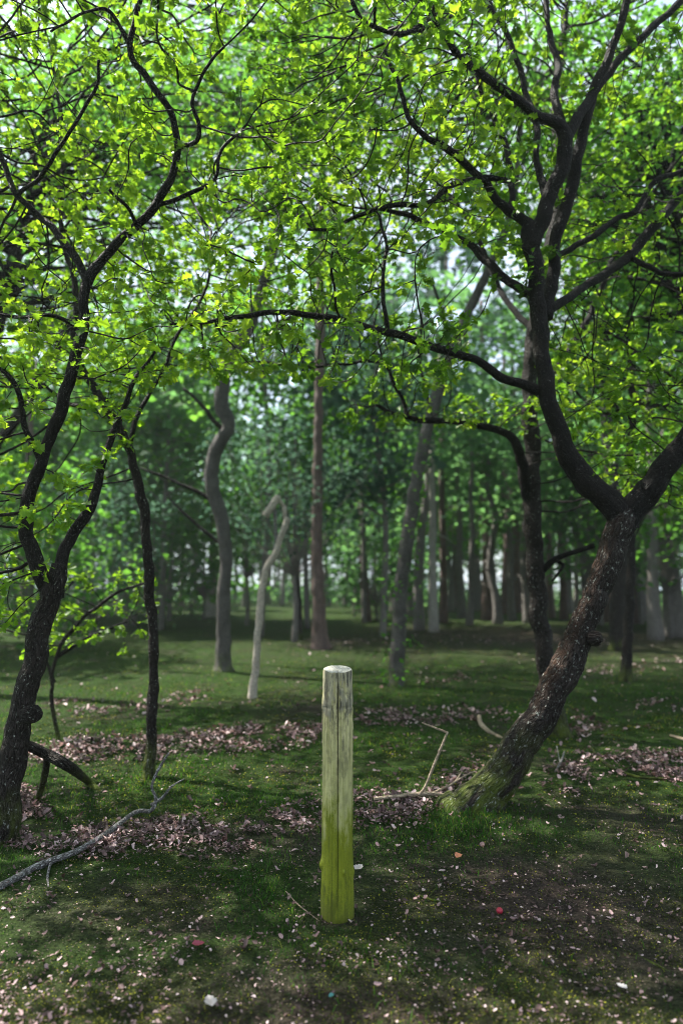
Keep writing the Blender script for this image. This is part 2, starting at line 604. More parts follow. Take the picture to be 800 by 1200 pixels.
class Tree:
    def __init__(s, name, base, label, cat='tree', group=None):
        s.root = empty(name, base, label, cat, group)
        s.i = None

    def limb(s, pts, mat, name='limb', sides=12, step=0.03, amp=0.25, seed=0, sprout=True, tid=0, geo=None, base_snap=False, zmin=1.5):
        rows = []
        for (px, py, d, w) in pts:
            p = at(px, py, d)
            dist = np.linalg.norm(p - np.array([0, 0, CAM_Z]))
            rows.append([*p, w * 0.5 * dist / F * WK[0]])
        path = spline(rows, step)
        q3 = path[:, :3]
        wob = np.stack([fbm(q3 * 5.5 + 11.3 * c_, 200 + c_, 2) - .5 for c_ in range(3)], -1)
        amp_ = (0.02 + .10 * np.minimum(path[:, 3:4], .15)) * D_WOB[0]
        path[:, :3] += wob * amp_ * np.clip(np.arange(len(path))[:, None] / 6.0, 0, 1)
        if base_snap:
            path = np.vstack([path[:1] - np.array([[0, 0, 0.12, -0.01]]), path])
        gq = geo or Geo()
        gq.tube(path, sides, amp, seed)
        if sprout:
            k = max(1, int(0.11 / step))
            Pn = path[::k]
            D = np.gradient(path[:, :3], axis=0)[::k]
            for p, dd in zip(Pn, D):
                if p[2] > zmin:
                    SEEDS.append((p[:3], unit(dd), tid, p[3]))
        s.last = path
        if geo is None:
            return gq.build(name, mat, s.root)


TREES = []

# --- leaning oak right of the post (tree 0)
DB = 5.05
base = ground_at(565, 948)
DB = float(base[1])
oakR = Tree('oak_tree', base, 'leaning oak with lichened, rust-streaked trunk forking low, rooted beside the pale twigs')
TREES.append(oakR)
gk = Geo()
oakR.limb([(546, 964, DB, 112), (558, 948, DB, 88), (572, 930, DB, 70), (592, 902, DB, 59), (619, 862, DB, 53), (642, 822, DB, 50), (662, 780, DB + .02, 49), (681, 735, DB + .05, 46), (700, 685, DB + .08, 44), (716, 645, DB + .1, 45), (727, 612, DB + .1, 45), (731, 596, DB + .1, 38)],
          None, geo=gk, sides=72, step=0.012, amp=0.26, seed=1, sprout=False, base_snap=True)
# knot on the trunk
kp = at(688, 748, DB - 0.02); kd = unit(at(712, 748, DB - .05) - kp)
gk.tube(spline([[*(kp), .05], [*(kp + kd * .05), .055], [*(kp + kd * .085), .045], [*(kp + kd * .1), .02]], .01), 16, .3, 4)
gk.build('trunk', M['oak_bark_rusty'], oakR.root)
LR = 'limb_bark'
def RL(pts, **kw):
    kw.setdefault('seed', len(pts) + int(pts[0][0]) % 7)
    oakR.limb([(p[0], p[1], p[2], p[3] * (1.0 if p[3] > 22 else 1.18)) for p in pts], M[LR], tid=0, **kw)
D = DB + .1
RL([(732, 622, D, 44), (722, 596, D, 43), (700, 575, D, 40), (675, 548, D, 37), (656, 515, D - .03, 34), (645, 480, D - .05, 30), (638, 440, D - .05, 28), (632, 395, D - .05, 28), (628, 345, D - .05, 27), (625, 300, D - .05, 26), (620, 268, D - .05, 22), (612, 258, D - .07, 14), (590, 243, D - .1, 12), (560, 205, D - .2, 11), (530, 178, D - .3, 10), (500, 160, D - .35, 8), (480, 138, D - .4, 7), (468, 100, D - .4, 6), (450, 60, D - .4, 4)], sides=28, step=.02, amp=.3)
RL([(722, 630, D, 40), (736, 602, D, 42), (760, 571, D - .02, 40), (785, 540, D - .05, 38), (808, 512, D - .08, 36), (835, 470, D - .1, 32), (865, 420, D, 28), (890, 350, D + .1, 24), (900, 260, D + .1, 20), (890, 150, D, 15), (900, 40, D - .1, 11), (915, -90, D - .1, 7)], sides=28, step=.02, amp=.3)
RL([(623, 290, D - .05, 22), (640, 236, D - .05, 21), (655, 198, D - .08, 20), (662, 165, D - .1, 19), (652, 146, D - .15, 15), (628, 134, D - .2, 12), (598, 110, D - .3, 11), (560, 84, D - .4, 10), (530, 55, D - .5, 9), (508, 18, D - .6, 8), (498, -20, D - .7, 7), (470, -90, D - .8, 5)], sides=16)
RL([(640, 372, D, 17), (647, 330, D + .06, 17), (652, 285, D + .1, 16), (664, 235, D + .1, 16), (676, 190, D + .08, 15), (684, 145, D + .05, 14), (700, 95, D, 12), (722, 45, D - .05, 10), (735, 0, D - .1, 9), (745, -70, D - .2, 7)], sides=16)
RL([(660, 172, D - .1, 15), (672, 145, D - .05, 13), (690, 118, D, 12), (720, 75, D + .05, 10), (755, 40, D + .1, 9), (800, 0, D + .15, 8), (850, -50, D + .2, 6)], sides=12)
RL([(662, 165, D - .1, 12), (650, 120, D - .02, 10), (652, 70, D + .1, 9), (640, 20, D + .2, 7), (632, -50, D + .25, 5)], sides=10)
RL([(598, 248, D - .1, 9), (599, 205, D + .05, 8), (590, 165, D + .15, 8), (572, 125, D + .2, 7), (560, 95, D + .2, 6), (548, 50, D + .2, 5)], sides=10)
RL([(640, 232, D - .05, 12), (628, 190, D + .1, 9), (627, 150, D + .2, 8), (615, 105, D + .3, 8), (600, 55, D + .35, 7), (575, 5, D + .4, 6), (560, -50, D + .4, 4)], sides=10)
RL([(630, 458, D - .05, 15), (612, 450, D - .1, 14), (585, 440, D - .15, 13), (555, 422, D - .2, 12), (520, 410, D - .25, 12), (480, 398, D - .3, 11), (440, 386, D - .35, 10), (400, 375, D - .4, 10), (360, 369, D - .4, 9), (320, 367, D - .4, 8), (280, 371, D - .4, 7), (235, 378, D - .4, 5), (200, 380, D - .4, 3.5)], sides=12, zmin=1.6)
RL([(622, 345, D, 14), (590, 328, D + .15, 12), (562, 298, D + .3, 11), (545, 282, D + .35, 9), (510, 268, D + .4, 8), (475, 252, D + .4, 7), (440, 245, D + .4, 5)], sides=10)
RL([(598, 212, D - .1, 8), (560, 208, D - .2, 8), (530, 217, D - .25, 8), (500, 238, D - .3, 7), (460, 241, D - .35, 7), (430, 250, D - .4, 6), (395, 265, D - .4, 5), (360, 270, D - .4, 4)], sides=10)
RL([(645, 362, D, 12), (675, 342, D + .2, 12), (705, 322, D + .4, 12), (735, 302, D + .55, 14), (752, 278, D + .6, 14), (775, 255, D + .65, 13), (800, 228, D + .7, 12), (840, 180, D + .7, 10), (880, 120, D + .7, 7)], sides=12)
RL([(648, 300, D + .1, 9), (685, 285, D + .2, 8), (715, 262, D + .3, 8), (745, 245, D + .35, 7), (765, 215, D + .4, 7), (800, 200, D + .45, 6), (850, 185, D + .5, 4)], sides=8)
RL([(455, 392, D - .33, 7), (450, 360, D - .3, 6), (448, 320, D - .28, 5), (452, 285, D - .25, 5), (445, 255, D - .2, 4)], sides=8)
RL([(735, 300, D + .55, 7), (775, 320, D + .4, 7), (815, 318, D + .3, 6), (860, 300, D + .2, 4)], sides=8)
RL([(508, 18, D - .6, 7), (470, 40, D - .75, 6), (430, 25, D - .85, 6), (405, -5, D - .9, 5)], sides=8)

# --- dark oak behind it, arching limb (tree 1)
D = 7.9
gb = ground_at(660, 862); D = float(gb[1])
oakB = Tree('oak_tree', gb, 'upright dark oak standing behind the leaning trunk, one limb arching out over the clearing')
TREES.append(oakB)
gk = Geo()
oakB.limb([(656, 872, D, 44), (650, 840, D, 36), (640, 790, D, 32), (634, 740, D, 30), (628, 680, D, 30), (623, 600, D, 30), (622, 520, D, 28), (620, 440, D, 25), (626, 380, D, 22), (640, 300, D + .1, 18), (655, 220, D + .2, 15), (650, 120, D + .3, 11), (665, 0, D + .3, 8)], None, geo=gk, sides=24, step=.03, amp=.3, seed=3, tid=1, zmin=3.2, base_snap=True)
gk.build('trunk', M['oak_bark'], oakB.root)
def BL(pts, **kw):
    oakB.limb(pts, M['limb_bark'], tid=1, seed=int(pts[0][1]) % 9, sides=12, **kw)
BL([(624, 600, D, 20), (615, 570, D - .05, 20), (611, 540, D - .1, 18), (600, 515, D - .2, 15), (580, 503, D - .3, 13), (550, 497, D - .4, 12), (520, 492, D - .5, 11), (490, 491, D - .6, 10), (462, 484, D - .65, 8), (440, 474, D - .7, 6)], zmin=1.4)
BL([(478, 490, D - .62, 8), (472, 470, D - .6, 7), (460, 450, D - .6, 7), (453, 430, D - .6, 6), (430, 424, D - .65, 6), (390, 428, D - .7, 5), (350, 430, D - .75, 5), (310, 424, D - .8, 4), (270, 425, D - .8, 3)], zmin=1.4)
BL([(632, 672, D, 12), (648, 658, D - .1, 11), (672, 648, D - .2, 9), (695, 640, D - .3, 8)], sprout=False)
BL([(650, 657, D - .1, 6), (660, 662, D - .12, 5), (655, 672, D - .15, 5), (647, 681, D - .2, 4)], sprout=False)
BL([(622, 470, D, 13), (660, 420, D + .2, 11), (690, 370, D + .4, 10), (720, 300, D + .5, 8), (760, 230, D + .6, 6)], zmin=1.5)
BL([(626, 390, D, 12), (585, 340, D + .3, 10), (560, 280, D + .4, 8), (530, 230, D + .5, 6)], zmin=1.5)

# --- forked oak at the picture's left edge (tree 2)
gb = ground_at(10, 985); D = float(gb[1])
oakL = Tree('oak_tree', gb, 'dark oak forking into two sinuous stems above the propped broken limb')
TREES.append(oakL)
gk = Geo()
oakL.limb([(0, 1000, D, 56), (4, 975, D, 46), (10, 925, D, 41), (20, 865, D, 39), (32, 805, D, 37), (45, 750, D, 35), (58, 705, D, 34), (66, 680, D, 31), (70, 662, D, 24)], None, geo=gk, sides=56, step=.014, amp=.26, seed=6, sprout=False, base_snap=True)
kp = at(30, 838, D - .02); kd = unit(at(48, 836, D - .12) - kp)
gk.tube(spline([[*kp, .06], [*(kp + kd * .05), .062], [*(kp + kd * .1), .058], [*(kp + kd * .115), .03], [*(kp + kd * .11), .01]], .008), 18, .3, 5)
gk.build('trunk', M['oak_bark'], oakL.root)
def LL(pts, **kw):
    kw.setdefault('sides', 12)
    oakL.limb(pts, M['limb_bark'], tid=2, seed=int(pts[0][1]) % 9, **kw)
LL([(64, 705, D, 28), (50, 677, D, 27), (36, 650, D, 25), (28, 618, D, 23), (33, 578, D, 22), (50, 537, D, 21), (67, 490, D - .03, 20), (82, 440, D - .05, 19), (94, 395, D - .05, 18), (101, 350, D - .05, 17), (106, 322, D - .05, 17), (122, 302, D - .05, 15), (145, 280, D - .08, 14), (172, 250, D - .1, 13), (195, 214, D - .15, 13), (210, 180, D - .2, 12), (206, 152, D - .25, 11), (195, 122, D - .3, 10), (170, 88, D - .35, 9), (155, 60, D - .4, 8), (158, 25, D - .45, 8), (166, -10, D - .5, 7), (160, -80, D - .5, 5)], sides=20, step=.02)
LL([(103, 335, D - .05, 12), (92, 305, D - .02, 12), (72, 278, D, 11), (45, 252, D + .05, 10), (20, 230, D + .05, 9), (5, 195, D + .08, 8), (-15, 150, D + .1, 7), (-50, 90, D + .1, 5)])
LL([(66, 700, D, 24), (72, 662, D + .05, 22), (85, 625, D + .1, 20), (108, 590, D + .15, 17), (121, 548, D + .2, 14), (131, 512, D + .25, 12), (146, 478, D + .3, 9), (160, 440, D + .35, 7), (185, 405, D + .4, 5)], sides=16)
LL([(208, 174, D - .2, 8), (232, 165, D - .3, 8), (233, 145, D - .35, 7), (225, 118, D - .4, 6), (240, 80, D - .45, 5), (262, 55, D - .5, 4)])
LL([(160, 264, D - .1, 7), (148, 240, D - .2, 6), (128, 222, D - .3, 5)])
LL([(186, 240, D - .1, 8), (215, 230, D - .1, 7), (250, 210, D - .1, 6), (260, 175, D - .1, 5), (290, 145, D - .1, 4)])
LL([(48, 540, D, 11), (33, 505, D - .1, 10), (24, 470, D - .15, 9), (12, 445, D - .2, 7), (-10, 425, D - .2, 5)])
LL([(96, 385, D - .05, 8), (60, 370, D - .2, 7), (20, 372, D - .3, 6), (-30, 360, D - .35, 4)])
LL([(155, 60, D - .4, 6), (130, 15, D - .5, 5), (100, 15, D - .6, 4), (60, 40, D - .65, 3)])
LL([(20, 230, D + .05, 7), (60, 190, D - .2, 6), (110, 105, D - .4, 5), (115, 70, D - .5, 4)])

# --- slim oak between the two (tree 3)
gb = ground_at(175, 910); D = float(gb[1])
oakS = Tree('oak_tree', gb, 'slim bent oak with a single thin stem, rooted behind the fallen grey branch')
TREES.append(oakS)
gk = Geo()
oakS.limb([(174, 918, D, 25), (175, 900, D, 21), (177, 845, D, 18), (180, 785, D, 17), (177, 720, D, 17), (173, 655, D, 17), (168, 590, D, 17), (156, 542, D, 16), (141, 505, D, 16), (122, 472, D, 15), (104, 446, D, 14), (88, 405, D, 12), (90, 340, D + .1, 10), (70, 260, D + .2, 8), (75, 170, D + .3, 6), (60, 60, D + .3, 5)], None, geo=gk, sides=28, step=.016, amp=.34, seed=8, tid=3, zmin=2.4, base_snap=True)
gk.build('trunk', M['oak_bark'], oakS.root)
oakS.limb([(150, 528, D, 9), (160, 492, D + .1, 8), (180, 455, D + .2, 7), (205, 400, D + .3, 6), (240, 340, D + .3, 5), (250, 280, D + .3, 4)], M['limb_bark'], tid=3, seed=2)
oakS.limb([(120, 470, D, 9), (98, 478, D + .1, 7), (70, 465, D + .2, 6), (40, 440, D + .2, 4)], M['limb_bark'], tid=3, seed=2)

# --- low sapling with bright sprays behind the forked oak (tree 4)
gb = ground_at(70, 868); D = float(gb[1])
sap = Tree('oak_sapling', gb, 'low oak sapling with loose bright sprays between the forked oak and the slim oak', 'sapling')
TREES.append(sap)
gk = Geo()
sap.limb([(70, 872, D, 7), (62, 820, D, 6), (66, 770, D - .05, 6), (92, 730, D - .1, 7), (130, 700, D - .15, 6), (170, 684, D - .2, 4)], None, geo=gk, sides=10, step=.03, amp=.2, seed=5, tid=4, zmin=.9)
gk.build('trunk', M['oak_bark'], sap.root)
sap.limb([(66, 770, D, 7), (95, 752, D + .1, 6), (125, 738, D + .15, 5), (150, 730, D + .2, 3)], M['limb_bark'], tid=4, zmin=.9, sides=8)
sap.limb([(64, 800, D, 6), (50, 760, D + .1, 5), (60, 720, D + .1, 4), (85, 680, D + .1, 3)], M['limb_bark'], tid=4, zmin=.9, sides=8)
SAPD = D

# ---------------- attraction points for the near crowns
BX = np.array([-400, 0, 60, 110, 150, 190, 230, 300, 360, 420, 470, 540, 600, 630, 660, 720, 800, 1200])
BY = np.array([760, 735, 640, 560, 500, 455, 430, 410, 390, 375, 300, 265, 290, 400, 540, 600, 590, 600])


def attract(n, pxr, pyr, dlo, dhi, gap=0.40, seed=70, bound=True):
    px = rng.uniform(*pxr, n * 4); py = rng.uniform(*pyr, n * 4)
    d = rng.uniform(dlo, dhi, n * 4)
    P = at(px, py, d)
    ok = (P[:, 2] > 0.5)
    if bound:
        ok &= py < np.interp(px, BX, BY) + rng.normal(0, 14, n * 4)
    ok &= fbm(P * 1.9, seed, 2) > gap
    return P[ok][:n]


A = np.vstack([
    attract(5400, (-240, 420), (-170, 480), 4.4, 7.6, .42),
    attract(600, (-240, 420), (-170, 480), 3.7, 4.4, .50),
    attract(1500, (-200, 165), (380, 770), 4.3, 6.8, .42),
    attract(4000, (330, 610), (-170, 490), 4.7, 7.8, .43),
    attract(1300, (300, 600), (-170, 230), 4.9, 7.8, .40),
    attract(200, (330, 560), (-170, 490), 3.8, 4.5, .50),
    attract(2300, (560, 1040), (-170, 480), 5.45, 8.2, .45),
    attract(1500, (610, 1040), (380, 650), 5.4, 8.8, .43),
    attract(240, (150, 620), (-200, 30), 2.9, 4.0, .46),
    attract(260, (400, 640), (462, 505), 6.9, 8.2, .36, 70, False),
    attract(200, (420, 545), (360, 455), 4.4, 7.4, .40, 70, False),
    attract(120, (250, 430), (400, 450), 4.6, 7.4, .40, 70, False),
    attract(700, (620, 900), (100, 560), 8.0, 10.0, .42),
    attract(900, (60, 420), (150, 440), 7.0, 9.0, .42),
    attract(230, (20, 185), (665, 765), SAPD - .4, SAPD + .5, .38, 70, False),
])
sp = np.array([s[0] for s in SEEDS]); sd = np.array([s[1] for s in SEEDS])
st = np.array([s[2] for s in SEEDS]); sr = np.array([s[3] for s in SEEDS])
P, par, tr, kids, rad, n0 = grow(sp, sd, st, sr, A, 0.085, 0.15, 1.1)
print('nodes', len(P) - n0)
ND = np.zeros_like(P); ND[n0:] = P[n0:] - P[par[n0:]]
isn = np.arange(len(P)) >= n0
for ti, t in enumerate(TREES):
    sel = isn & (tr == ti)
    ids = np.where(sel)[0]
    if len(ids) == 0:
        continue
    tips = ids[(kids[ids] == 0)]
    thin = ids[(kids[ids] > 0) & (rad[ids] < 0.006)]
    thin = thin[rng.random(len(thin)) < 0.3]
    a = rosettes(P[tips], ND[tips], (8, 14), 0.075)
    b = rosettes(P[thin], ND[thin], (1, 4), 0.058, 1.3)
    pos, dr, up, sz = (np.vstack([a[i], b[i]]) if i < 3 else np.concatenate([a[i], b[i]]) for i in range(4))
    own = np.concatenate([tips[a[4]], thin[b[4]]])
    clump = fbm(P[own] * 1.3, 41, 2)
    rnd = np.clip((clump - 0.5) * 2.0 + (0.62 if ti in (2, 3) else .5) + rng.normal(0, .13, len(pos)), 0, 1)
    mat = M['oak_leaf'] if ti in (2, 3, 4) else M['oak_leaf_green']
    print('tree', ti, 'leaves', len(pos))
    cr = place_leaves('crown', pos, dr, up, sz, rnd, mat, t.root)
    tg = Geo()
    twig_tubes(tg, P, par, rad, kids, n0, sel)
    if tg.n:
        tg.build('twigs', M['twig_bark'], t.root)


WK[0] = 0.78
# ------------------------------------------------------------------ middle-distance trees
def cloud(center, ext, n, clump, seed):
    """clumpy leaf points in an ellipsoid; returns points and clump centres"""
    r = np.random.default_rng(seed)
    k = max(4, n // clump)
    c = r.normal(size=(k, 3)); c = c / np.linalg.norm(c, axis=1)[:, None] * (r.random((k, 1)) ** 0.45)
    c = c * ext + center
    i = r.integers(0, k, n)
    sp_ = np.mean(ext) * 0.17
    p = c[i] + r.normal(size=(n, 3)) * np.array([sp_, sp_, sp_ * .55])
    return p, c


def crown_quads(parent, pts, size, mat, seed, name='crown', droop=0.0):
    r = np.random.default_rng(seed + 5)
    n = len(pts)
    d = r.normal(size=(n, 3)); d[:, 2] = d[:, 2] * .5 - droop
    up = np.array([0, 0, 1.0]) + r.normal(size=(n, 3)) * .6
    rnd = np.clip(fbm(pts * 0.9, seed, 2) * 0.9 + r.normal(0, .15, n), 0, 1)
    return place_leaves(name, pts, d, up, size * r.uniform(.6, 1.3, n), rnd, mat, parent, detail=False)


def traced(name, pts, mat, label, cat='tree', limbs=(), crown=None, group=None, sides=16, amp=.22, seed=0):
    b = ground_at(pts[0][0], pts[0][1]); D = float(b[1])
    t = Tree(name, b, label, cat, group)
    gg = Geo()
    full = [(p[0], p[1], D + (p[3] if len(p) > 3 else 0), p[2]) for p in pts]
    t.limb(full, None, geo=gg, sides=sides, step=.08, amp=amp, seed=seed, sprout=False, base_snap=True)
    gg.build('trunk', mat, t.root)
    main = t.last
    for l in limbs:
        t.limb([(p[0], p[1], D + (p[3] if len(p) > 3 else 0), p[2] * .7) for p in l], M['oak_bark'] if mat is M['grey_bark'] else mat, sides=8, step=.08, amp=.2, seed=seed, sprout=False)
    if crown:
        ext, n, clump, size, lm, cpx, cpy = crown
        c = at(cpx, cpy, D)
        pts3, cen = cloud(c, np.array(ext), n, clump, seed + 50)
        crown_quads(t.root, pts3, size, lm, seed + 60)
        tw = Geo()
        top = t.last if False else None
        src = np.array([at(p[0], p[1], D) for p in pts[len(pts) // 2:]])
        for q_ in cen:
            j = np.argmin(np.linalg.norm(src - q_, axis=1))
            mid = (src[j] + q_) / 2 + np.array([0, 0, -.1]) + np.random.default_rng(int(abs(q_[0]) * 1000)).normal(size=3) * .15
            tw.tube(spline([[*src[j], .03], [*mid, .02], [*q_, .006]], .25), 5, cap=False)
        tw.build('branches', mat, t.root)
    t.last = main
    return t, D


traced('oak_tree', [(262, 786, 32), (262, 770, 24), (262, 700, 20), (265, 645, 20), (257, 600, 21), (247, 560, 21), (256, 520, 21), (268, 500, 20), (259, 470, 22), (266, 430, 19), (280, 405, 18), (292, 385, 17), (310, 330, 15), (330, 250, 13), (340, 150, 10), (360, 40, 7)],
       M['grey_bark'], 'grey wavy-trunked tree with an S-bend, standing behind the thin pale snag',
       limbs=[[(252, 590, 10), (235, 578, 9), (205, 565, 7), (165, 548, 5)], [(262, 505, 11), (248, 490, 10), (232, 470, 8), (215, 455, 6)], [(262, 640, 8), (225, 610, 7), (205, 590, 5), (195, 578, 4)]],
       crown=((5.4, 3.0, 3.0), 14500, 70, .12, M['mid_leaf'], 320, 120), seed=1)
T3, _ = traced('oak_tree', [(465, 803, 30), (465, 785, 24), (467, 740, 22), (470, 685, 21), (478, 625, 20), (487, 570, 20), (496, 520, 19), (510, 470, 18), (526, 420, 16), (546, 370, 14), (572, 318, 12), (600, 240, 10), (610, 130, 8)],
       M['grey_bark'], 'mossy grey tree curving up beyond the post, just to the right of its top',
       limbs=[[(500, 510, 9), (502, 470, 8), (492, 420, 7), (495, 360, 6)], [(526, 420, 8), (520, 370, 7), (505, 330, 6)]],
       crown=((3.6, 2.6, 1.9), 4200, 60, .115, M['mid_leaf'], 560, 120), seed=2)
ivy_src = T3.last
ii_ = rng.integers(0, int(len(ivy_src) * .62), 420)
ip = ivy_src[ii_, :3] + unit(rng.normal(size=(420, 3)) * np.array([1, 1, .2])) * (ivy_src[ii_, 3:4] + .05 + rng.exponential(.07, (420, 1)))
crown_quads(T3.root, ip, .085, M['mid_leaf'], 31, name='ivy')
traced('pine_tree', [(376, 760, 34), (375, 745, 25), (373, 700, 19), (371, 640, 17), (372, 560, 15), (373, 480, 13), (375, 400, 13), (376, 300, 11), (378, 150, 9), (378, 20, 6)],
       M['pine_bark'], 'tall reddish pine trunk rising in line above the top of the post',
       crown=((3.4, 3, 2.2), 1500, 40, .3, M['needle'], 378, 40), seed=3, amp=.12)
traced('oak_tree', [(733, 798, 20), (733, 780, 15), (735, 740, 14), (737, 700, 13), (739, 640, 12), (736, 560, 11), (742, 470, 10), (738, 380, 8), (745, 260, 6)],
       M['oak_bark'], 'thin dark upright tree standing alone to the right of the leaning oak',
       limbs=[[(738, 640, 5), (760, 600, 4), (790, 585, 3)]],
       crown=((2.6, 2.2, 2.8), 6500, 60, .12, M['mid_leaf'], 760, 330), seed=4)
traced('sapling', [(352, 748, 8), (352, 720, 6), (350, 690, 6), (343, 655, 5), (336, 620, 4), (338, 580, 3)], M['oak_bark'],
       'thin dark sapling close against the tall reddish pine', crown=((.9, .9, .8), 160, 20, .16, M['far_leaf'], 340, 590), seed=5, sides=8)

def backing_oak(px, d, H, cpx, cpy, ext, n, mat, label, seed):
    x = (px - 400) / F * d
    b = np.array([x, d, 0.0]); b[2] = g(b[0], b[1])
    rt = empty('oak_tree', b, label, 'tree')
    c = at(cpx, cpy, d)
    pts3, cen = cloud(c, np.array(ext), n, 60, seed)
    crown_quads(rt, pts3, .125, mat, seed + 9)
    r_ = np.random.default_rng(seed)
    path = spline([[*(b - np.array([0, 0, .1])), .24], [x + r_.normal(0, .15), d, b[2] + H * .25, .2], [(x * .7 + c[0] * .3), d + .2, b[2] + H * .5, .15], [(x * .4 + c[0] * .6), d, b[2] + H * .75, .1], [*(c + np.array([0, 0, ext[2] * .5])), .03]], .15)
    g0 = Geo(); g0.tube(path, 16, .3, seed)
    g0.build('trunk', M['oak_bark'], rt)
    g1 = Geo()
    for q_ in cen:
        j = np.argmin(np.linalg.norm(path[:, :3] - (q_ - np.array([0, 0, .9])), axis=1))
        p0 = path[j]
        g1.tube(spline([[*p0[:3], min(.05, p0[3] * .5)], [*((p0[:3] + q_) / 2 + r_.normal(0, .2, 3)), .025], [*q_, .006]], .25), 5, cap=False)
    g1.build('branches', M['limb_bark'], rt)


backing_oak(-90, 11.5, 8.5, 70, 170, (3.6, 2.2, 3.0), 7500, M['mid_leaf'], 'broad leafy oak crown closing the sky above the forked dark oak', 1201)
backing_oak(905, 11.0, 8.5, 770, 170, (3.2, 2.2, 2.8), 6500, M['mid_leaf'], 'broad leafy oak crown closing the sky beyond the right fork of the leaning oak', 1202)
backing_oak(-70, 17.5, 11, 190, 160, (4.2, 2.6, 3.4), 6500, M['mid_leaf'], 'tall oak beyond the slim oak, its crown meeting the S-bend tree', 1203)
backing_oak(720, 18.5, 12, 700, 190, (3.6, 2.6, 3.2), 5000, M['mid_leaf'], 'tall oak beyond the leaning oak fork, its crown filling the view above', 1204)

# dead snag with a broken, folded-over top
b = ground_at(297, 818); D = float(b[1])
sn = Tree('dead_snag', b, 'pale barkless dead stem with a snapped, folded-over top', 'dead tree')
gg = Geo()
sn.limb([(296, 822, D, 16), (297, 805, D, 13), (300, 770, D, 12), (304, 730, D, 11), (306, 690, D, 11), (315, 662, D, 11), (325, 643, D, 11), (331, 625, D, 10), (336, 607, D, 9)], None, geo=gg, sides=14, step=.03, amp=.3, seed=3, sprout=False, base_snap=True)
gg.build('trunk', M['dead_wood'], sn.root)
sn.limb([(322, 648, D, 6), (324, 630, D, 5), (322, 605, D, 5), (320, 590, D, 5)], M['fallen_grey'], sides=8, sprout=False)
gb_ = Geo()
gb_.tube(spline([[*at(311, 605, D - .05), .055], [*at(318, 594, D - .03), .062], [*at(326, 582, D), .055]], .03), 10, .3, 3)
gb_.build('broken_top', M['dead_wood'], sn.root)
gb_ = Geo()
for a_, b_ in (((325, 583), (333, 594)), ((333, 593), (334, 609))):
    gb_.tube(spline([[*at(*a_, D), .034], [*at(*b_, D), .026]], .05), 8, .3, 1)
gb_.build('splinter', M['dead_wood'], sn.root)

# unseen oaks added behind the viewpoint so their crowns shade trunks and foreground
for (x, y, ext, n, lab, sd) in ((3.6, -2.2, (2.6, 2.2, 1.7), 2600, 'unseen oak added behind the viewpoint on the right to shade the foreground', 1305), (-4.2, -1.6, (2.4, 2.2, 1.7), 2000, 'unseen oak added behind the viewpoint on the left to shade the foreground', 1306)):
    b = np.array([x, y, float(g(np.array(x), np.array(y)))])
    rt = empty('oak_tree', b, lab, 'tree')
    c = b + np.array([-x * .25, .4, 5.6])
    pts3, cen = cloud(c, np.array(ext), n, 50, sd)
    crown_quads(rt, pts3, .13, M['mid_leaf'], sd + 3)
    g0 = Geo()
    path = spline([[*(b - np.array([0, 0, .1])), .17], [b[0] + .1, b[1], b[2] + 1.8, .14], [b[0] * .9, b[1] + .2, b[2] + 3.6, .11], [*(c + np.array([0, 0, 1.0])), .03]], .12)
    g0.tube(path, 14, .3, sd); g0.build('trunk', M['oak_bark'], rt)
    g1 = Geo()
    for q_ in cen:
        j = np.argmin(np.linalg.norm(path[:, :3] - (q_ - np.array([0, 0, .8])), axis=1))
        g1.tube(spline([[*path[j, :3], .04], [*((path[j, :3] + q_) / 2), .02], [*q_, .006]], .3), 5, cap=False)
    g1.build('branches', M['limb_bark'], rt)

# ------------------------------------------------------------------ far trunks
FAR = [
    # px, py, width, kind, lean, label
    (247, 724, 13, 'pale', 3, 'pale birch-like trunk just left of the grey S-bend trunk'),
    (430, 728, 11, 'pine', -5, 'slim bare pine trunk standing between the post top and the mossy grey tree'),
    (491, 738, 14, 'far', 4, 'grey trunk close behind the mossy grey tree, darker of the two there'),
    (508, 740, 12, 'pale', 2, 'pale slender trunk close behind the mossy grey tree'),
    (541, 724, 11, 'far', -2, 'slim dark trunk left of the thick brown pine in the far row'),
    (571, 726, 15, 'pine', 0, 'thick brown pine trunk in the middle of the row left of the leaning oak'),
    (592, 720, 11, 'pine', 2, 'thin brown pine trunk right beside the thick one in the row'),
    (608, 718, 14, 'pine', -2, 'reddish pine trunk nearest to the dark upright oak'),
    (768, 750, 17, 'far', 2, 'grey trunk beyond the right fork of the leaning oak, thinner of the pair'),
    (790, 746, 24, 'far', -2, 'thick brown trunk at the right picture edge, thicker of the pair'),
    (689, 726, 12, 'far', 3, 'dim trunk seen just right of the leaning oak bole'),
    (712, 729, 10, 'pine', 0, 'dim pine trunk between the leaning oak bole and the thin dark upright tree'),
    (660, 726, 10, 'pine', 0, 'dim trunk seen between the dark upright oak and the leaning oak bole'),
]
GRP = 'distant trunks in the wood'
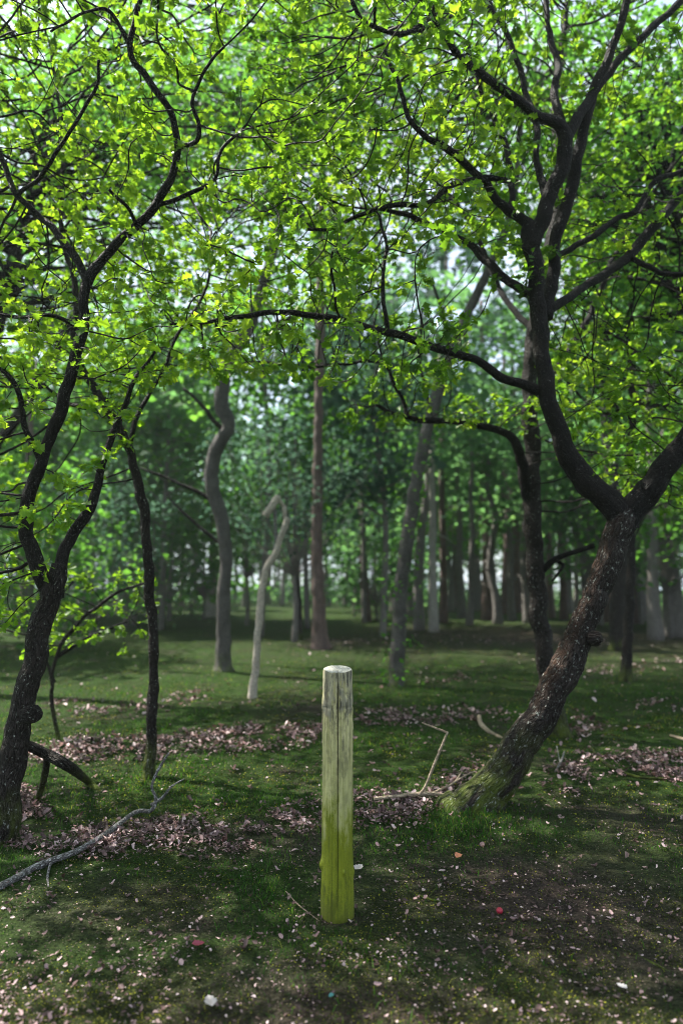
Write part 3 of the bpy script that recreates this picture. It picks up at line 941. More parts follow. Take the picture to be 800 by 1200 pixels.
for (px, py, w) in [(196, 708, 7), (213, 709, 7), (229, 706, 6), (287, 712, 6), (330, 708, 6), (405, 712, 7), (451, 716, 8), (526, 716, 8), (556, 716, 9), (519, 730, 10), (549, 733, 9), (583, 731, 12), (600, 727, 10), (620, 730, 13), (628, 718, 8), (646, 724, 9), (505, 722, 9), (480, 722, 9), (534, 712, 7), (563, 714, 8), (668, 719, 10), (698, 716, 8), (720, 722, 11), (743, 731, 12), (60, 732, 9), (100, 722, 9), (140, 718, 8), (28, 738, 12), (-40, 735, 14), (755, 728, 10), (840, 740, 16), (640, 712, 8), (675, 715, 8), (730, 714, 9), (-120, 745, 18), (930, 735, 16), (1010, 760, 22), (580, 710, 7), (308, 706, 6), (470, 709, 6), (160, 707, 7), (120, 712, 6)]:
    FAR.append((px, py, w, random.choice(['far', 'pine', 'far']), random.uniform(-6, 6), None))

for i, (px, py, w, kind, lean, label) in enumerate(FAR):
    b = ground_at(px, py); D = float(b[1])
    if D > 62:
        b = np.array([b[0] * 62 / D, 62.0, 0]); b[2] = g(b[0], b[1]); D = 62.0
    nm = {'pine': 'pine_tree', 'far': 'tree', 'pale': 'birch_tree'}[kind]
    rt = empty(nm, b, label or ('distant bare pine trunk in the blurred wood' if kind == 'pine' else 'distant grey trunk in the blurred wood'), 'tree', None if label else GRP + (' (pines)' if kind == 'pine' else ''))
    r0 = w * .46 * D / F
    H = random.uniform(13, 19) if kind == 'pine' else random.uniform(9, 14)
    lx = lean / 100
    rr = np.random.default_rng(300 + i)
    rows = []
    for t in np.linspace(0, 1, 9):
        wob = rr.normal(0, .10, 2) * min(1, t * 4) * (0.5 if kind == 'pine' else .8)
        rows.append([b[0] + lx * H * t + wob[0], b[1] + wob[1], b[2] - .15 + H * t, r0 * (1.25 if t == 0 else 1 - .72 * t)])
    gg = Geo(); path = spline(rows, .35); gg.tube(path, 12, .16, i)
    # dead side branches
    for _ in range(7):
        j = rr.integers(len(path) // 6, len(path) - 2)
        a = rr.uniform(0, 6.28); L = rr.uniform(.6, 1.9)
        p0 = path[j, :3]; e = p0 + np.array([math.cos(a) * L, math.sin(a) * L, rr.uniform(-.3, .7)])
        m_ = (p0 + e) / 2 + rr.normal(0, .1, 3)
        gg.tube(spline([[*p0, path[j, 3] * .35], [*m_, .02], [*e, .008]], .3), 5, cap=False)
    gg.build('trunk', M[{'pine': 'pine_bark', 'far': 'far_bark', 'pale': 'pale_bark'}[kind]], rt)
    top = path[-1, :3]
    if kind == 'pine':
        pts3, cen = cloud(top + np.array([0, 0, -1.5]), np.array([2.2, 2.2, 2.2]), 500, 25, 400 + i)
        crown_quads(rt, pts3, .42, M['needle'], 420 + i)
    else:
        pts3, cen = cloud(top + np.array([0, 0, -2.2]), np.array([2.6, 2.6, 3.4]), 900, 30, 400 + i)
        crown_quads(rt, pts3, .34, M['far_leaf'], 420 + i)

# ------------------------------------------------------------------ understorey bushes and small trees
BUSH = [
    # px, d, half width m, z centre, half height, count, material, label
    (345, 20.5, 2.7, 4.3, 2.3, 2600, 'needle', 'dark blue-green conifer bush hanging about the tall reddish pine'),
    (180, 27, 3.2, 3.0, 2.6, 2200, 'far_leaf', 'grey-green bush seen between the slim oak and the S-bend trunk'),
    (240, 34, 3.6, 4.6, 3.6, 2200, 'mid_leaf', 'bright green young tree behind the grey S-bend trunk'),
    (290, 29, 2.6, 4.4, 2.4, 1800, 'mid_leaf', 'bright green leafy bush between the S-bend trunk and the conifer'),
    (110, 22, 2.6, 3.0, 2.6, 2000, 'needle', 'dark bush behind the slim bent oak stem'),
    (40, 18, 2.6, 2.6, 2.4, 2200, 'mid_leaf', 'leafy green bush behind the forked dark oak'),
    (440, 33, 2.6, 3.0, 2.4, 1500, 'far_leaf', 'green bush between the conifer and the mossy grey tree'),
    (415, 38, 3.4, 5.8, 2.6, 1600, 'needle', 'dark conifer foliage above the green bush beyond the post'),
    (530, 44, 3.4, 5.6, 3.2, 1100, 'mid_leaf', 'fresh green young tree beyond the curving mossy tree'),
    (600, 52, 4.2, 6.4, 3.2, 900, 'far_leaf', 'thin grey-green foliage behind the row of pine trunks'),
    (690, 26, 3.0, 4.4, 2.6, 2000, 'far_leaf', 'green bush behind the fork of the leaning oak'),
    (780, 22, 2.8, 4.0, 2.6, 2200, 'mid_leaf', 'leafy bush at the right picture edge beyond the oak'),
    (225, 40, 3.6, 1.5, 1.4, 900, 'mid_leaf', 'low bright green bush at the foot of the far wood behind the S-bend trunk'),
    (420, 44, 3.2, 1.6, 1.3, 700, 'far_leaf', 'low bush at the foot of the far wood beyond the post'),
    (130, 36, 4.0, 6.5, 3.4, 1700, 'far_leaf', 'tall hazy green tree crown beyond the slim oak'),
    (350, 46, 5.0, 9.5, 3.8, 1600, 'far_leaf', 'tall hazy crown behind the reddish pine'),
    (560, 50, 5.0, 10.5, 4.0, 1500, 'far_leaf', 'tall hazy crown above the pine row'),
    (760, 36, 4.4, 8.0, 3.6, 1600, 'mid_leaf', 'tall green crown beyond the right fork of the oak'),
    (-120, 20, 3.4, 3.4, 3.0, 1800, 'mid_leaf', 'leafy bush outside the clearing beyond the forked oak'),
    (950, 22, 3.4, 3.6, 3.0, 1800, 'mid_leaf', 'leafy bush outside the clearing beyond the leaning oak'),
]
for i, (px, d, hw, zc, hh, n, mt, label) in enumerate(BUSH):
    x = (px - 400) / F * d
    b = np.array([x, d, 0.0]); b[2] = g(b[0], b[1])
    rt = empty('conifer' if mt == 'needle' else ('bush' if zc - hh < 1.0 else 'young_tree'), b, label, 'bush' if zc - hh < 1.0 else 'tree')
    pts3, cen = cloud(np.array([x, d, zc + b[2]]), np.array([hw, hw * .8, hh]), n, 24, 700 + i)
    pts3 = pts3[pts3[:, 2] > b[2] + .05]
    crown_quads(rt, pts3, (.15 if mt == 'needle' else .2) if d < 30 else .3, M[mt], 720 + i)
    gg = Geo()
    rr = np.random.default_rng(800 + i)
    hub = np.array([x, d, b[2] + max(.3, (zc - hh) * .9)])
    gg.tube(spline([[x, d, b[2] - .1, .09], [x + .05, d, hub[2] * .5, .075], [*hub, .06], [x, d, zc + hh * .6, .03]], .3), 8, .2, i)
    for q_ in cen[::2]:
        m_ = (hub + q_) / 2 + rr.normal(0, .2, 3)
        gg.tube(spline([[*hub, .018], [*m_, .012], [*q_, .006]], .4), 5, cap=False)
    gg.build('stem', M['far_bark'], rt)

# more young broadleaf trees filling the wood
r = np.random.default_rng(314)
for i in range(48):
    d = 15 + 40 * ((i + r.random()) / 48) ** 0.8
    px = r.uniform(-260, 1060)
    if d < 22 and 170 < px < 720:
        d += 10
    if 470 < px < 730 and r.random() < .75:
        px = px - 330 if r.random() < .5 else px + 260
    x = (px - 400) / F * d
    b = np.array([x, d, 0.0]); b[2] = g(b[0], b[1])
    dark = r.random() < .14
    H = r.uniform(6, 11) + d * r.uniform(.05, .3)
    rt = empty('conifer' if dark else 'young_tree', b, 'blurred dark evergreen in the depth of the wood' if dark else 'blurred leafy young tree in the depth of the wood', 'tree', 'evergreens in the depth of the wood' if dark else 'young trees in the depth of the wood')
    rx = r.uniform(2.0, 3.4)
    low = r.uniform(1.0, 3.4)
    c0 = np.array([x, d, b[2] + (H + low) / 2])
    pts3, cen = cloud(c0, np.array([rx, rx, (H - low) / 2]), 2200, 40, 900 + i)
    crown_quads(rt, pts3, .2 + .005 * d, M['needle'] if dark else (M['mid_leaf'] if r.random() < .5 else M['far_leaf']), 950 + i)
    gg = Geo()
    path = spline([[x, d, b[2] - .1, .11], [x + r.normal(0, .12), d, b[2] + H * .3, .085], [x + r.normal(0, .25), d, b[2] + H * .6, .06], [x + r.normal(0, .3), d, b[2] + H * .92, .02]], .4)
    gg.tube(path, 8, .2, i)
    for q_ in cen[::2]:
        j = np.argmin(np.abs(path[:, 2] - (q_[2] - .8)))
        p0 = path[j]
        gg.tube(spline([[*p0[:3], p0[3] * .5], [*((p0[:3] + q_) / 2 + r.normal(0, .15, 3)), .02], [*q_, .008]], .5), 5, cap=False)
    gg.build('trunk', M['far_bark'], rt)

# far wood: one mass of trees nobody could count
fw = []
r = np.random.default_rng(99)
fv, fq, fp = [], Geo(), []
for k in range(190):
    a = r.uniform(-1.15, 1.15); d = r.uniform(58, 105)
    x, y = math.sin(a) * d, math.cos(a) * d
    if y < 30:
        continue
    z = float(g(np.array(x), np.array(y)))
    H = r.uniform(9, 19)
    fq.tube(spline([[x, y, z - .2, .22], [x + r.normal(0, .2), y, z + H * .5, .15], [x + r.normal(0, .4), y, z + H, .05]], 2.5), 6, 0, k, cap=False)
    n = 520
    c = r.normal(size=(14, 3)) * np.array([2.2, 2.2, H * .2]) + np.array([x, y, z + H * .68])
    p = c[r.integers(0, 14, n)] + r.normal(size=(n, 3)) * .8
    p = np.vstack([p, np.array([x, y, z]) + np.abs(r.normal(size=(60, 3))) * np.array([0, 0, 1.2]) + r.normal(size=(60, 3)) * np.array([2.5, 2.5, .0])])
    fp.append(p)
fp = np.vstack(fp)
wood = fq.build('far_woods', M['far_bark'])
tag(wood, 'distant wood closing the view behind all the trunks', 'woods', kind='stuff')
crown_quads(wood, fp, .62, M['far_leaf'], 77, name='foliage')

# ------------------------------------------------------------------ leaf litter, grass, moss
BANDS = [
    ([(15, 935), (30, 960), (40, 985), (60, 992)], 16, 1.0),
    ([(50, 990), (110, 988), (170, 985), (230, 978), (290, 975), (340, 962), (375, 955), (420, 952), (470, 948)], 17, 1.0),
    ([(230, 992), (300, 990)], 14, .7),
    ([(50, 885), (110, 878), (170, 880), (230, 868), (300, 866), (375, 858)], 13, 1.0),
    ([(70, 830), (170, 830), (235, 815)], 7, .6),
    ([(437, 842), (500, 840), (575, 842)], 9, .9),
    ([(500, 797), (540, 797)], 7, .6),
    ([(597, 925), (650, 918), (700, 905), (750, 900), (810, 905)], 17, 1.0),
    ([(680, 850), (700, 875), (730, 890)], 13, .7),
    ([(700, 788), (760, 780), (830, 776)], 8, .6),
    ([(750, 828), (830, 828)], 6, .5),
    ([(470, 945), (520, 935), (545, 905)], 12, .7),
    ([(650, 910), (680, 890)], 14, .6),
    ([(350, 760), (420, 752), (600, 748), (800, 752)], 8, .5),
]


def seg_mask(px, py):
    m = np.zeros_like(px)
    for pts, w, s in BANDS:
        dm = np.full_like(px, 1e9)
        for (x0, y0), (x1, y1) in zip(pts[:-1], pts[1:]):
            dx, dy = x1 - x0, y1 - y0
            t = np.clip(((px - x0) * dx + (py - y0) * dy) / (dx * dx + dy * dy), 0, 1)
            e = np.hypot((px - x0 - t * dx) * .6, py - y0 - t * dy)
            dm = np.minimum(dm, e)
        m = np.maximum(m, s * np.clip(1.5 - dm / w, 0, 1))
    return m


def field(n, y0=705, y1=1330, x0=-260, x1=1060, power=1.0):
    px = rng.uniform(x0, x1, n); py = y0 + (y1 - y0) * rng.random(n) ** power
    G = ground_at(px, py)
    return px, py, G


px, py, G = field(620000, 715)
mk = seg_mask(px, py)
nz = fbm(xy3(G[:, 0], G[:, 1], 2.6), 51, 3)
nzf = fbm(xy3(G[:, 0], G[:, 1], 9.0), 52, 2)
prob = mk * np.clip((nz - .40) * 3.6 + (nzf - .5) * 2.0, 0, 1) * 0.72 + 0.02 * np.clip((nz - .47) * 6, 0, 1) + 0.006
ok = rng.random(len(px)) < prob
Lp = G[ok]; n = len(Lp)
print('litter', n)
Lp[:, 2] += rng.uniform(.004, .02, n) + .02 * mk[ok]
d3 = rng.normal(size=(n, 3)); d3[:, 2] *= .22
up = np.array([0, 0, 1.0]) + rng.normal(size=(n, 3)) * .33
dist = G[ok][:, 1]
lo = place_leaves('leaf_litter', Lp, d3, up, rng.gamma(4.0, .0062, n).clip(.008, .058) * np.interp(dist, [2, 4.5, 5, 9], [.5, .82, .9, 1.6]), np.clip(rng.beta(1.3, 1.9, n) + 0.0, 0, 1), M['litter'], detail=2, curl=rng.uniform(-.4, 1.8, n))
tag(lo, 'drifts of pinkish dead oak leaves across the clearing floor', 'dead leaves', kind='stuff')


px, py, G = field(26000, 850, 1280)
nz = fbm(xy3(G[:, 0], G[:, 1], 4.0), 57, 2)
ok = rng.random(len(px)) < np.clip((nz - .38) * 2.5, .04, .8)
Cp = G[ok]; n = len(Cp)
Cp[:, 2] += rng.uniform(.004, .014, n)
d3 = rng.normal(size=(n, 3)); d3[:, 2] *= .3
ch = place_leaves('leaf_crumbs', Cp, d3, np.array([0, 0, 1.0]) + rng.normal(size=(n, 3)) * .45, rng.gamma(3, .0036, n).clip(.005, .026), rng.beta(1.4, 1.3, n), M['litter'], detail=False)
tag(ch, 'pale crumbs of broken leaf sprinkled over moss and soil', 'leaf crumbs', kind='stuff')


def blades(name, G, h, w, rnd, mat, lean=.5):
    n = len(G)
    a = rng.uniform(0, 6.283, n)
    side = np.stack([np.cos(a), np.sin(a), np.zeros(n)], -1)
    b = rng.uniform(0, 6.283, n)
    ln = np.stack([np.cos(b), np.sin(b), np.zeros(n)], -1) * (lean * h * rng.uniform(.2, 1.2, n))[:, None]
    upv = np.array([0, 0, 1.0])
    base = G - upv * .006
    v0 = base - side * w[:, None]; v1 = base + side * w[:, None]
    m = base + ln * .35 + upv * (h * .6)[:, None]
    v2 = m + side * w[:, None] * .7; v3 = m - side * w[:, None] * .7
    v4 = base + ln + upv * (h * .92)[:, None]
    V = np.stack([v0, v1, v2, v3, v4], 1).reshape(-1, 3)
    o = (np.arange(n) * 5)[:, None]
    Q = np.array([[0, 1, 2, 3]]) + o; T = np.array([[3, 2, 4]]) + o
    return mesh_obj(name, V, [Q, T], mat, None, {'rnd': ('FLOAT', np.repeat(rnd, 5))}, smooth=False)


px, py, G = field(420000, 708)
mk = seg_mask(px, py)
nz = fbm(xy3(G[:, 0], G[:, 1], 1.3), 61, 3)
nz2 = fbm(xy3(G[:, 0], G[:, 1], 8), 62, 2)
zone = np.interp(py, [700, 780, 850, 930, 980, 1050, 1200], [.9, .95, .9, .8, .5, .25, .12])
right = np.interp(px, [500, 640], [1, .55]) * (py > 940) + (py <= 940)
tuft = .6 * np.exp(-(((px - 392) / 24) ** 2 + ((py - 1076) / 6) ** 2)) + np.exp(-(((px - 560) / 75) ** 2 + ((py - 972) / 22) ** 2)) + .5 * np.exp(-(((px - 300) / 50) ** 2 + ((py - 1040) / 45) ** 2))
prob = np.clip((nz - .36) * 3.5 + (nz2 - .5) * .6, 0.03, 1) * zone * right * (1 - .88 * np.clip(mk, 0, 1)) + tuft * .8
prob = prob * (1 - .8 * bare(G[:, 0], G[:, 1]))
ok = rng.random(len(px)) < prob
Gg = G[ok]; n = len(Gg); dd = Gg[:, 1]
print('grass', n)
h = rng.gamma(4, .0072, n).clip(.01, .075) * (1 + .6 * tuft[ok]) * np.interp(dd, [2, 3.5, 6, 12], [.5, .75, 1, 1.3])
w = rng.uniform(.0012, .0030, n) * np.interp(dd, [2, 3.5, 10, 20], [.8, 1, 1.7, 2.4])
rn = np.clip(rng.beta(1.3, 1.9, n) * .95 + (nz[ok] - .5) * .5, 0, 1)
rn = np.where(rng.random(n) < .015, 1.0, rn)
tag(blades('grass', Gg, h, w, rn, M['grass'], .9), 'short dark green grass between the leaf drifts', 'grass', kind='stuff')

px, py, G = field(460000, 740)
mk = seg_mask(px, py)
nz = fbm(xy3(G[:, 0], G[:, 1], 2.1), 81, 3)
prob = np.clip((nz - .40) * 4, 0.02, 1) * (1 - .8 * np.clip(mk, 0, 1))
prob = prob * (1 - .55 * bare(G[:, 0], G[:, 1]))
ok = rng.random(len(px)) < prob
Gm = G[ok]; n = len(Gm)
d3 = rng.normal(size=(n, 3)); d3[:, 2] = np.abs(d3[:, 2]) * .7
up = np.array([0, 0, 1.0]) + rng.normal(size=(n, 3)) * .6
Gm[:, 2] += rng.uniform(0, .008, n)
rn = np.clip(rng.beta(1.6, 2.6, n), 0, 1)
rn = np.where(rng.random(n) < .15, rng.uniform(.85, 1.0, n), rn * .8)
mo = place_leaves('moss', Gm, d3, up, rng.uniform(.005, .012, n) * np.clip(Gm[:, 1] / 4, .8, 2.5), rn, M['moss'], detail=False)
tag(mo, 'mottled yellow-green moss over the bare soil', 'moss', kind='stuff')

# crumbs of twig and bark among the moss
px, py, G = field(1300, 770, 1260)
gg = Geo()
for i in range(len(G)):
    a_ = rng.uniform(0, 6.283); L_ = rng.gamma(2.2, .010); rr_ = rng.uniform(.0012, .003)
    dv = np.array([math.cos(a_), math.sin(a_), rng.normal(0, .12)])
    p0 = G[i] + np.array([0, 0, .008 + rr_]); 
    gg.tube(np.array([[*(p0 - dv * L_), rr_], [*(p0 + rng.normal(0, .005, 3) * np.array([1, 1, .3])), rr_], [*(p0 + dv * L_), rr_ * .6]]), 4, cap=False)
tag(gg.build('twig_litter', M['oak_bark']), 'crumbs of dead twig strewn over the moss', 'twigs', kind='stuff')

# ------------------------------------------------------------------ the wooden post
bp = ground_at(395, 1070); D = float(bp[1])


def post():
    rt = empty('wooden_post', bp, 'weathered round wooden post, lime-green with algae at its foot', 'post')
    top = at(395.5, 784, D); H = top[2] - bp[2]
    x0 = bp[0]; x1 = float(at(395.5, 784, D)[0])
    ns, nv = 220, 300
    a = np.arange(ns) * 2 * math.pi / ns
    t = np.linspace(-.08, 1, nv)
    A2, T2 = np.meshgrid(a, t)
    dist = D
    R0 = np.interp(T2, [-.1, 0, .06, .25, .5, .8, .87, .9, 1], [18.8, 18.4, 18.3, 17.6, 17.4, 17.2, 17.6, 17.0, 16.4]) * D / F
    ca, sa = np.cos(A2), np.sin(A2)
    bk = np.stack([ca * .066, sa * .066, T2 * H], -1)
    r = R0 * (1 + .09 * (fbm(bk * np.array([12, 12, 3.0]), 3, 2) - .5)) + .0022 * (fbm(bk * np.array([170, 170, 8.0]), 5, 3) - .5) + .003 * (fbm(bk * 40, 15, 2) - .5)
    # axe flat on the front-left, long drying crack, knots, worn notches near the top
    def ang(c):
        return (A2 - c + math.pi) % (2 * math.pi) - math.pi
    front = -math.pi / 2
    cc = front + .05 + .10 * (fbm(np.stack([T2 * 3, T2 * 0, T2 * 0], -1), 8, 2) - .5) * 2 * .6
    cw = np.interp(T2, [0, .12, .2, .55, .85, .9, 1], [.0, .015, .022, .026, .045, .05, .02])
    crack = np.exp(-(ang(cc) / np.maximum(cw, .004)) ** 2) * np.interp(T2, [.02, .1, .6, .86, .93, 1], [0, .6, .8, 1, .7, .3])
    r = r - .016 * crack
    crack2 = np.exp(-(ang(front - .33) / .012) ** 2) * np.interp(T2, [.02, .08, .3, .36, .42, 1], [1, 1, .7, 0, 0, 0]) \
        + np.exp(-(ang(front + .35) / .012) ** 2) * np.interp(T2, [0, .55, .6, .78, .8, 1], [0, 0, .8, .8, 0, 0])
    r = r - .007 * crack2
    for (t0, da, s, hgt) in ((.865, -.22, .10, -.006), (.80, 1.05, .10, -.007), (.84, .98, .16, .006), (.185, .42, .09, .007), (.20, -1.3, .2, .009), (.17, 1.35, .2, .004), (.845, -1.2, .12, .006), (.93, .3, .07, -.004), (.9, .62, .08, -.005), (.76, -.05, .05, -.004)):
        r = r + 1.5 * hgt * np.exp(-((ang(front + da)) / s) ** 2 - ((T2 - t0) * H / (s * .11)) ** 2)
    ring = np.exp(-((T2 - .845) * H / .006) ** 2) * (.5 + fbm(bk * 20, 33, 2))
    r = r - .0025 * ring
    top_round = np.clip((T2 - .985) / .015, 0, 1)
    r = r - .0022 * top_round ** 2
    r = r + .006 * np.clip(fbm(bk * np.array([30, 30, 14]), 71, 2) - .55, 0, 1) * (T2 > .75)
    cx = x0 + (x1 - x0) * T2
    zt = bp[2] + T2 * H
    zt = zt + np.clip((T2 - .9) / .1, 0, 1) * (r * sa) * .15
    zt = zt + (T2 > .999) * .006 * (fbm(bk * 30, 12, 2) - .5)
    V = np.stack([cx + r * ca, bp[1] + r * sa, zt], -1)
    idx = np.arange(ns * nv).reshape(nv, ns)
    q = np.stack([idx[:-1], np.roll(idx[:-1], -1, 1), np.roll(idx[1:], -1, 1), idx[1:]], -1).reshape(-1, 4)
    m, nt, out = new_mat('post_wood')
    k = NT(nt)
    v = k.attr('bk').outputs['Vector']
    sep = k.node('ShaderNodeSeparateXYZ'); k.link(v, sep.inputs[0])
    grain = k.noise(k.vmul(v, (85, 85, 4)), 1.0, 5, .65)
    blot = k.noise(k.vmul(v, (26, 26, 10)), 1.0, 5, .65)
    fine = k.noise(v, 260, 3, .6)
    wood = k.mix(k.ramp(grain, [(.36, 0.), (.62, 1.)]), (0.32, 0.28, 0.14), (0.70, 0.63, 0.36))
    wood = k.mix(k.ramp(blot, [(.48, 0.), (.62, .8)]), wood, (0.13, 0.115, 0.08))
    zf = k.math('ADD', sep.outputs['Z'], k.math('MULTIPLY', k.math('SUBTRACT', blot, .5), .8))
    zf = k.math('ADD', zf, k.math('MULTIPLY', k.math('SUBTRACT', grain, .5), .55))
    ol = k.mix(fine, (0.27, 0.29, 0.08), (0.46, 0.47, 0.17))
    col = k.mix(k.ramp(zf, [(.35, .85), (1.0, .12)]), wood, ol)
    alg = k.mix(k.ramp(fine, [(.35, 0.), (.65, 1.)]), k.mix(k.ramp(grain, [(.35, 0.), (.65, 1.)]), (0.075, 0.095, 0.008), (0.21, 0.245, 0.014)), k.mix(k.ramp(blot, [(.4, 0.), (.6, 1.)]), (0.16, 0.19, 0.012), (0.32, 0.36, 0.02)))
    alg = k.mix(k.ramp(blot, [(.45, 0.), (.65, .6)]), alg, (0.07, 0.10, 0.01))
    col = k.mix(k.ramp(zf, [(.36, 1.), (.56, 0.)]), col, alg)
    dk = k.ramp(zf, [(.03, .55), (.14, 0.)])
    col = k.mix(dk, col, (0.06, 0.075, 0.012))
    tp = k.ramp(k.math('SUBTRACT', zf, H * .82), [(0., 0.), (.1, .55)])
    col = k.mix(tp, col, k.mix(grain, (0.14, 0.13, 0.10), (0.36, 0.34, 0.28)))
    # damp black stains that run down from the top beside the drying crack
    st_ = k.noise(k.vmul(v, (55, 55, 7)), 1.0, 4, .7)
    sm = k.math('MULTIPLY', k.ramp(st_, [(.52, 0.), (.60, 1.)]), k.ramp(sep.outputs['Z'], [(H * .62, 0.), (H * .84, .85)]))
    col = k.mix(sm, col, (0.05, 0.047, 0.038))
    at_ = k.attr('crk')
    col = k.mix(k.math('MULTIPLY', at_.outputs['Fac'], .92), col, (0.02, 0.018, 0.012))
    hb = k.math('ADD', k.math('MULTIPLY', grain, .8), k.math('MULTIPLY', fine, .5))
    k.link(k.bsdf(col, .85, k.bump(hb, 1.0, .008), .25), out.inputs[0])
    mesh_obj('shaft', V.reshape(-1, 3), [q], m, rt, {'bk': ('FLOAT_VECTOR', bk.reshape(-1, 3)), 'crk': ('FLOAT', np.clip(crack * 1.2 + crack2 * .8, 0, 1).ravel())})
    # cut end with growth rings and radial checks
    nr = 24
    rim = V[-1]
    c = rim.mean(0)
    f = np.linspace(1, 0.0, nr)[:, None, None]
    E = c + (rim[None] - c) * f
    ai = a[None, :, None] + 0 * f
    rad_ = np.linalg.norm((E - c)[..., :2], axis=-1)
    zz = .0025 * (fbm(np.stack([E[..., 0] * 60, E[..., 1] * 60, E[..., 0] * 0], -1), 4, 3) - .5) - .0035 * np.exp(-(((rad_ - .035) / .004) ** 2))
    for an in (.4, 1.9, 3.3, 4.75):
        zz = zz - .006 * np.exp(-(((a[None] - an + math.pi) % (2 * math.pi) - math.pi) / .05) ** 2) * np.clip(rad_ / .02, 0, 1)
    zz[0] = 0
    E[..., 2] += zz
    ii = np.arange(nr * ns).reshape(nr, ns)
    q2 = np.stack([ii[:-1], np.roll(ii[:-1], -1, 1), np.roll(ii[1:], -1, 1), ii[1:]], -1).reshape(-1, 4)
    m2, nt2, out2 = new_mat('post_end_grain')
    k = NT(nt2)
    bkE = np.stack([E[..., 0] - c[0], E[..., 1] - c[1], 0 * rad_], -1)
    v = k.attr('bk').outputs['Vector']
    ln = k.node('ShaderNodeVectorMath', operation='LENGTH'); k.link(v, ln.inputs[0])
    wob = k.math('ADD', ln.outputs['Value'], k.math('MULTIPLY', k.noise(v, 40, 2), .006))
    rings = k.math('SINE', k.math('MULTIPLY', wob, 1500.0))
    nn = k.noise(v, 90, 4)
    col = k.mix(k.ramp(rings, [(0., 0.), (1., .5)]), (0.34, 0.33, 0.28), (0.16, 0.15, 0.12))
    col = k.mix(k.ramp(nn, [(.45, 0.), (.62, .8)]), col, (0.5, 0.5, 0.44))
    k.link(k.bsdf(col, .85, k.bump(nn, .5, .004), .2), out2.inputs[0])
    mesh_obj('end_grain', E.reshape(-1, 3), [q2], m2, rt, {'bk': ('FLOAT_VECTOR', bkE.reshape(-1, 3))})


post()


# ------------------------------------------------------------------ fallen wood
def on_ground(px, py, lift=0.0):
    p = ground_at(px, py); p = np.array(p); p[2] += lift
    return p


def fallen(name, chains, mat, label, cat='branch', sides=10, amp=.3, thick=.34):
    """chains: lists of (px, py, width_px, lift) lying on or above the ground"""
    first = chains[0][0]
    rt = empty(name, on_ground(first[0], first[1]), label, cat)
    for ci, ch in enumerate(chains):
        rows = []
        for (px, py, w, lift) in ch:
            p = on_ground(px, py)
            if lift > 0.05:            # raised: keep the base depth of the nearest grounded neighbour
                p = at(px, py, fallen.depth)
            else:
                fallen.depth = p[1]
            r_ = w * thick * p[1] / F
            rows.append([p[0], p[1], p[2] + (r_ * .7 + lift if lift <= 0.05 else 0), r_])
        gg = Geo(); gg.tube(spline(rows, .025), sides, amp, ci + int(first[0]))
        gg.build('stem' if ci == 0 else 'side_twig', mat, rt)
    return rt


fallen('fallen_branch', [
    [(-60, 1062, 14, 0), (0, 1042, 13, 0), (45, 1018, 12, 0), (90, 1003, 10, .02), (125, 985, 9, .03), (158, 963, 8, .05), (177, 950, 7, .06), (183, 936, 6, .1), (178, 922, 5, .1), (184, 905, 5, .1), (198, 882, 3, .1)],
    [(177, 950, 6, .03), (190, 935, 5, .1), (202, 921, 4, .1), (216, 913, 2.5, .1)],
    [(60, 1012, 5, .01), (56, 1028, 4, 0), (57, 1040, 3, 0)]],
    M['fallen_grey'], 'long grey fallen branch with an upturned forked tip, lying in front of the forked oak')
fallen('fallen_branch', [
    [(438, 943, 5, .03), (470, 942, 6, .045), (500, 940, 6, .048), (522, 940, 5, .04)],
    [(490, 941, 4, .045), (498, 922, 4, .1), (508, 897, 4, .1), (517, 875, 3.5, .1), (524, 858, 3, .1)],
    [(525, 859, 3, .1), (512, 854, 3, .1), (494, 847, 2, .1)],
    [(502, 940, 4, .045), (520, 933, 4, .048), (532, 924, 3, .05), (541, 912, 2, .05)],
    [(528, 927, 3, .04), (545, 917, 2, .05), (556, 910, 1.5, .04)]],
    M['fallen_tan'], 'pale forked dead twig lying between the post and the leaning oak', thick=.38)
fallen('fallen_branch', [
    [(690, 876, 5, 0), (703, 892, 6, .01), (722, 905, 6, .01), (748, 912, 5, 0), (775, 914, 5, 0), (815, 916, 4, 0)],
    [(722, 905, 4, .01), (745, 902, 3, .02), (770, 905, 3, .01)]],
    M['oak_bark'], 'dark curved fallen branch in the leaf drift behind the leaning oak')
fallen('fallen_stick', [[(561, 843, 5, .02), (563, 852, 6, .02), (572, 858, 5, 0), (588, 866, 3, 0)]], M['fallen_tan'], 'short pale bent stick lying beyond the leaning oak base', 'stick', thick=.45)
fallen('fallen_stick', [[(785, 863, 4, 0), (800, 868, 5, .005), (820, 874, 4, 0)]], M['fallen_tan'], 'pale straight stick at the right picture edge', 'stick')
fallen('fallen_stick', [[(650, 905, 3, 0), (657, 896, 4, .02), (661, 885, 2.5, .03)], [(656, 897, 2, .02), (652, 880, 1.5, .04)]], M['fallen_grey'], 'small curved grey twig in the leaves right of the leaning bole', 'stick')
fallen('fallen_stick', [[(480, 1045, 3, 0), (500, 1054, 4, 0), (520, 1058, 3, 0)], [(500, 1054, 2, 0), (510, 1044, 2, .01)]], M['oak_bark'], 'thin dark twig lying in the moss right of the post foot', 'stick')
fallen('fallen_stick', [[(735, 1115, 3, 0), (765, 1130, 4, 0), (795, 1146, 3, 0)]], M['oak_bark'], 'thin dark twig on bare soil at the lower right', 'stick')
fallen('fallen_stick', [[(335, 1045, 2.5, 0), (350, 1062, 3, 0), (372, 1078, 2.5, 0)]], M['fallen_tan'], 'thin straw-pale stem lying left of the post foot', 'stick', thick=.2)
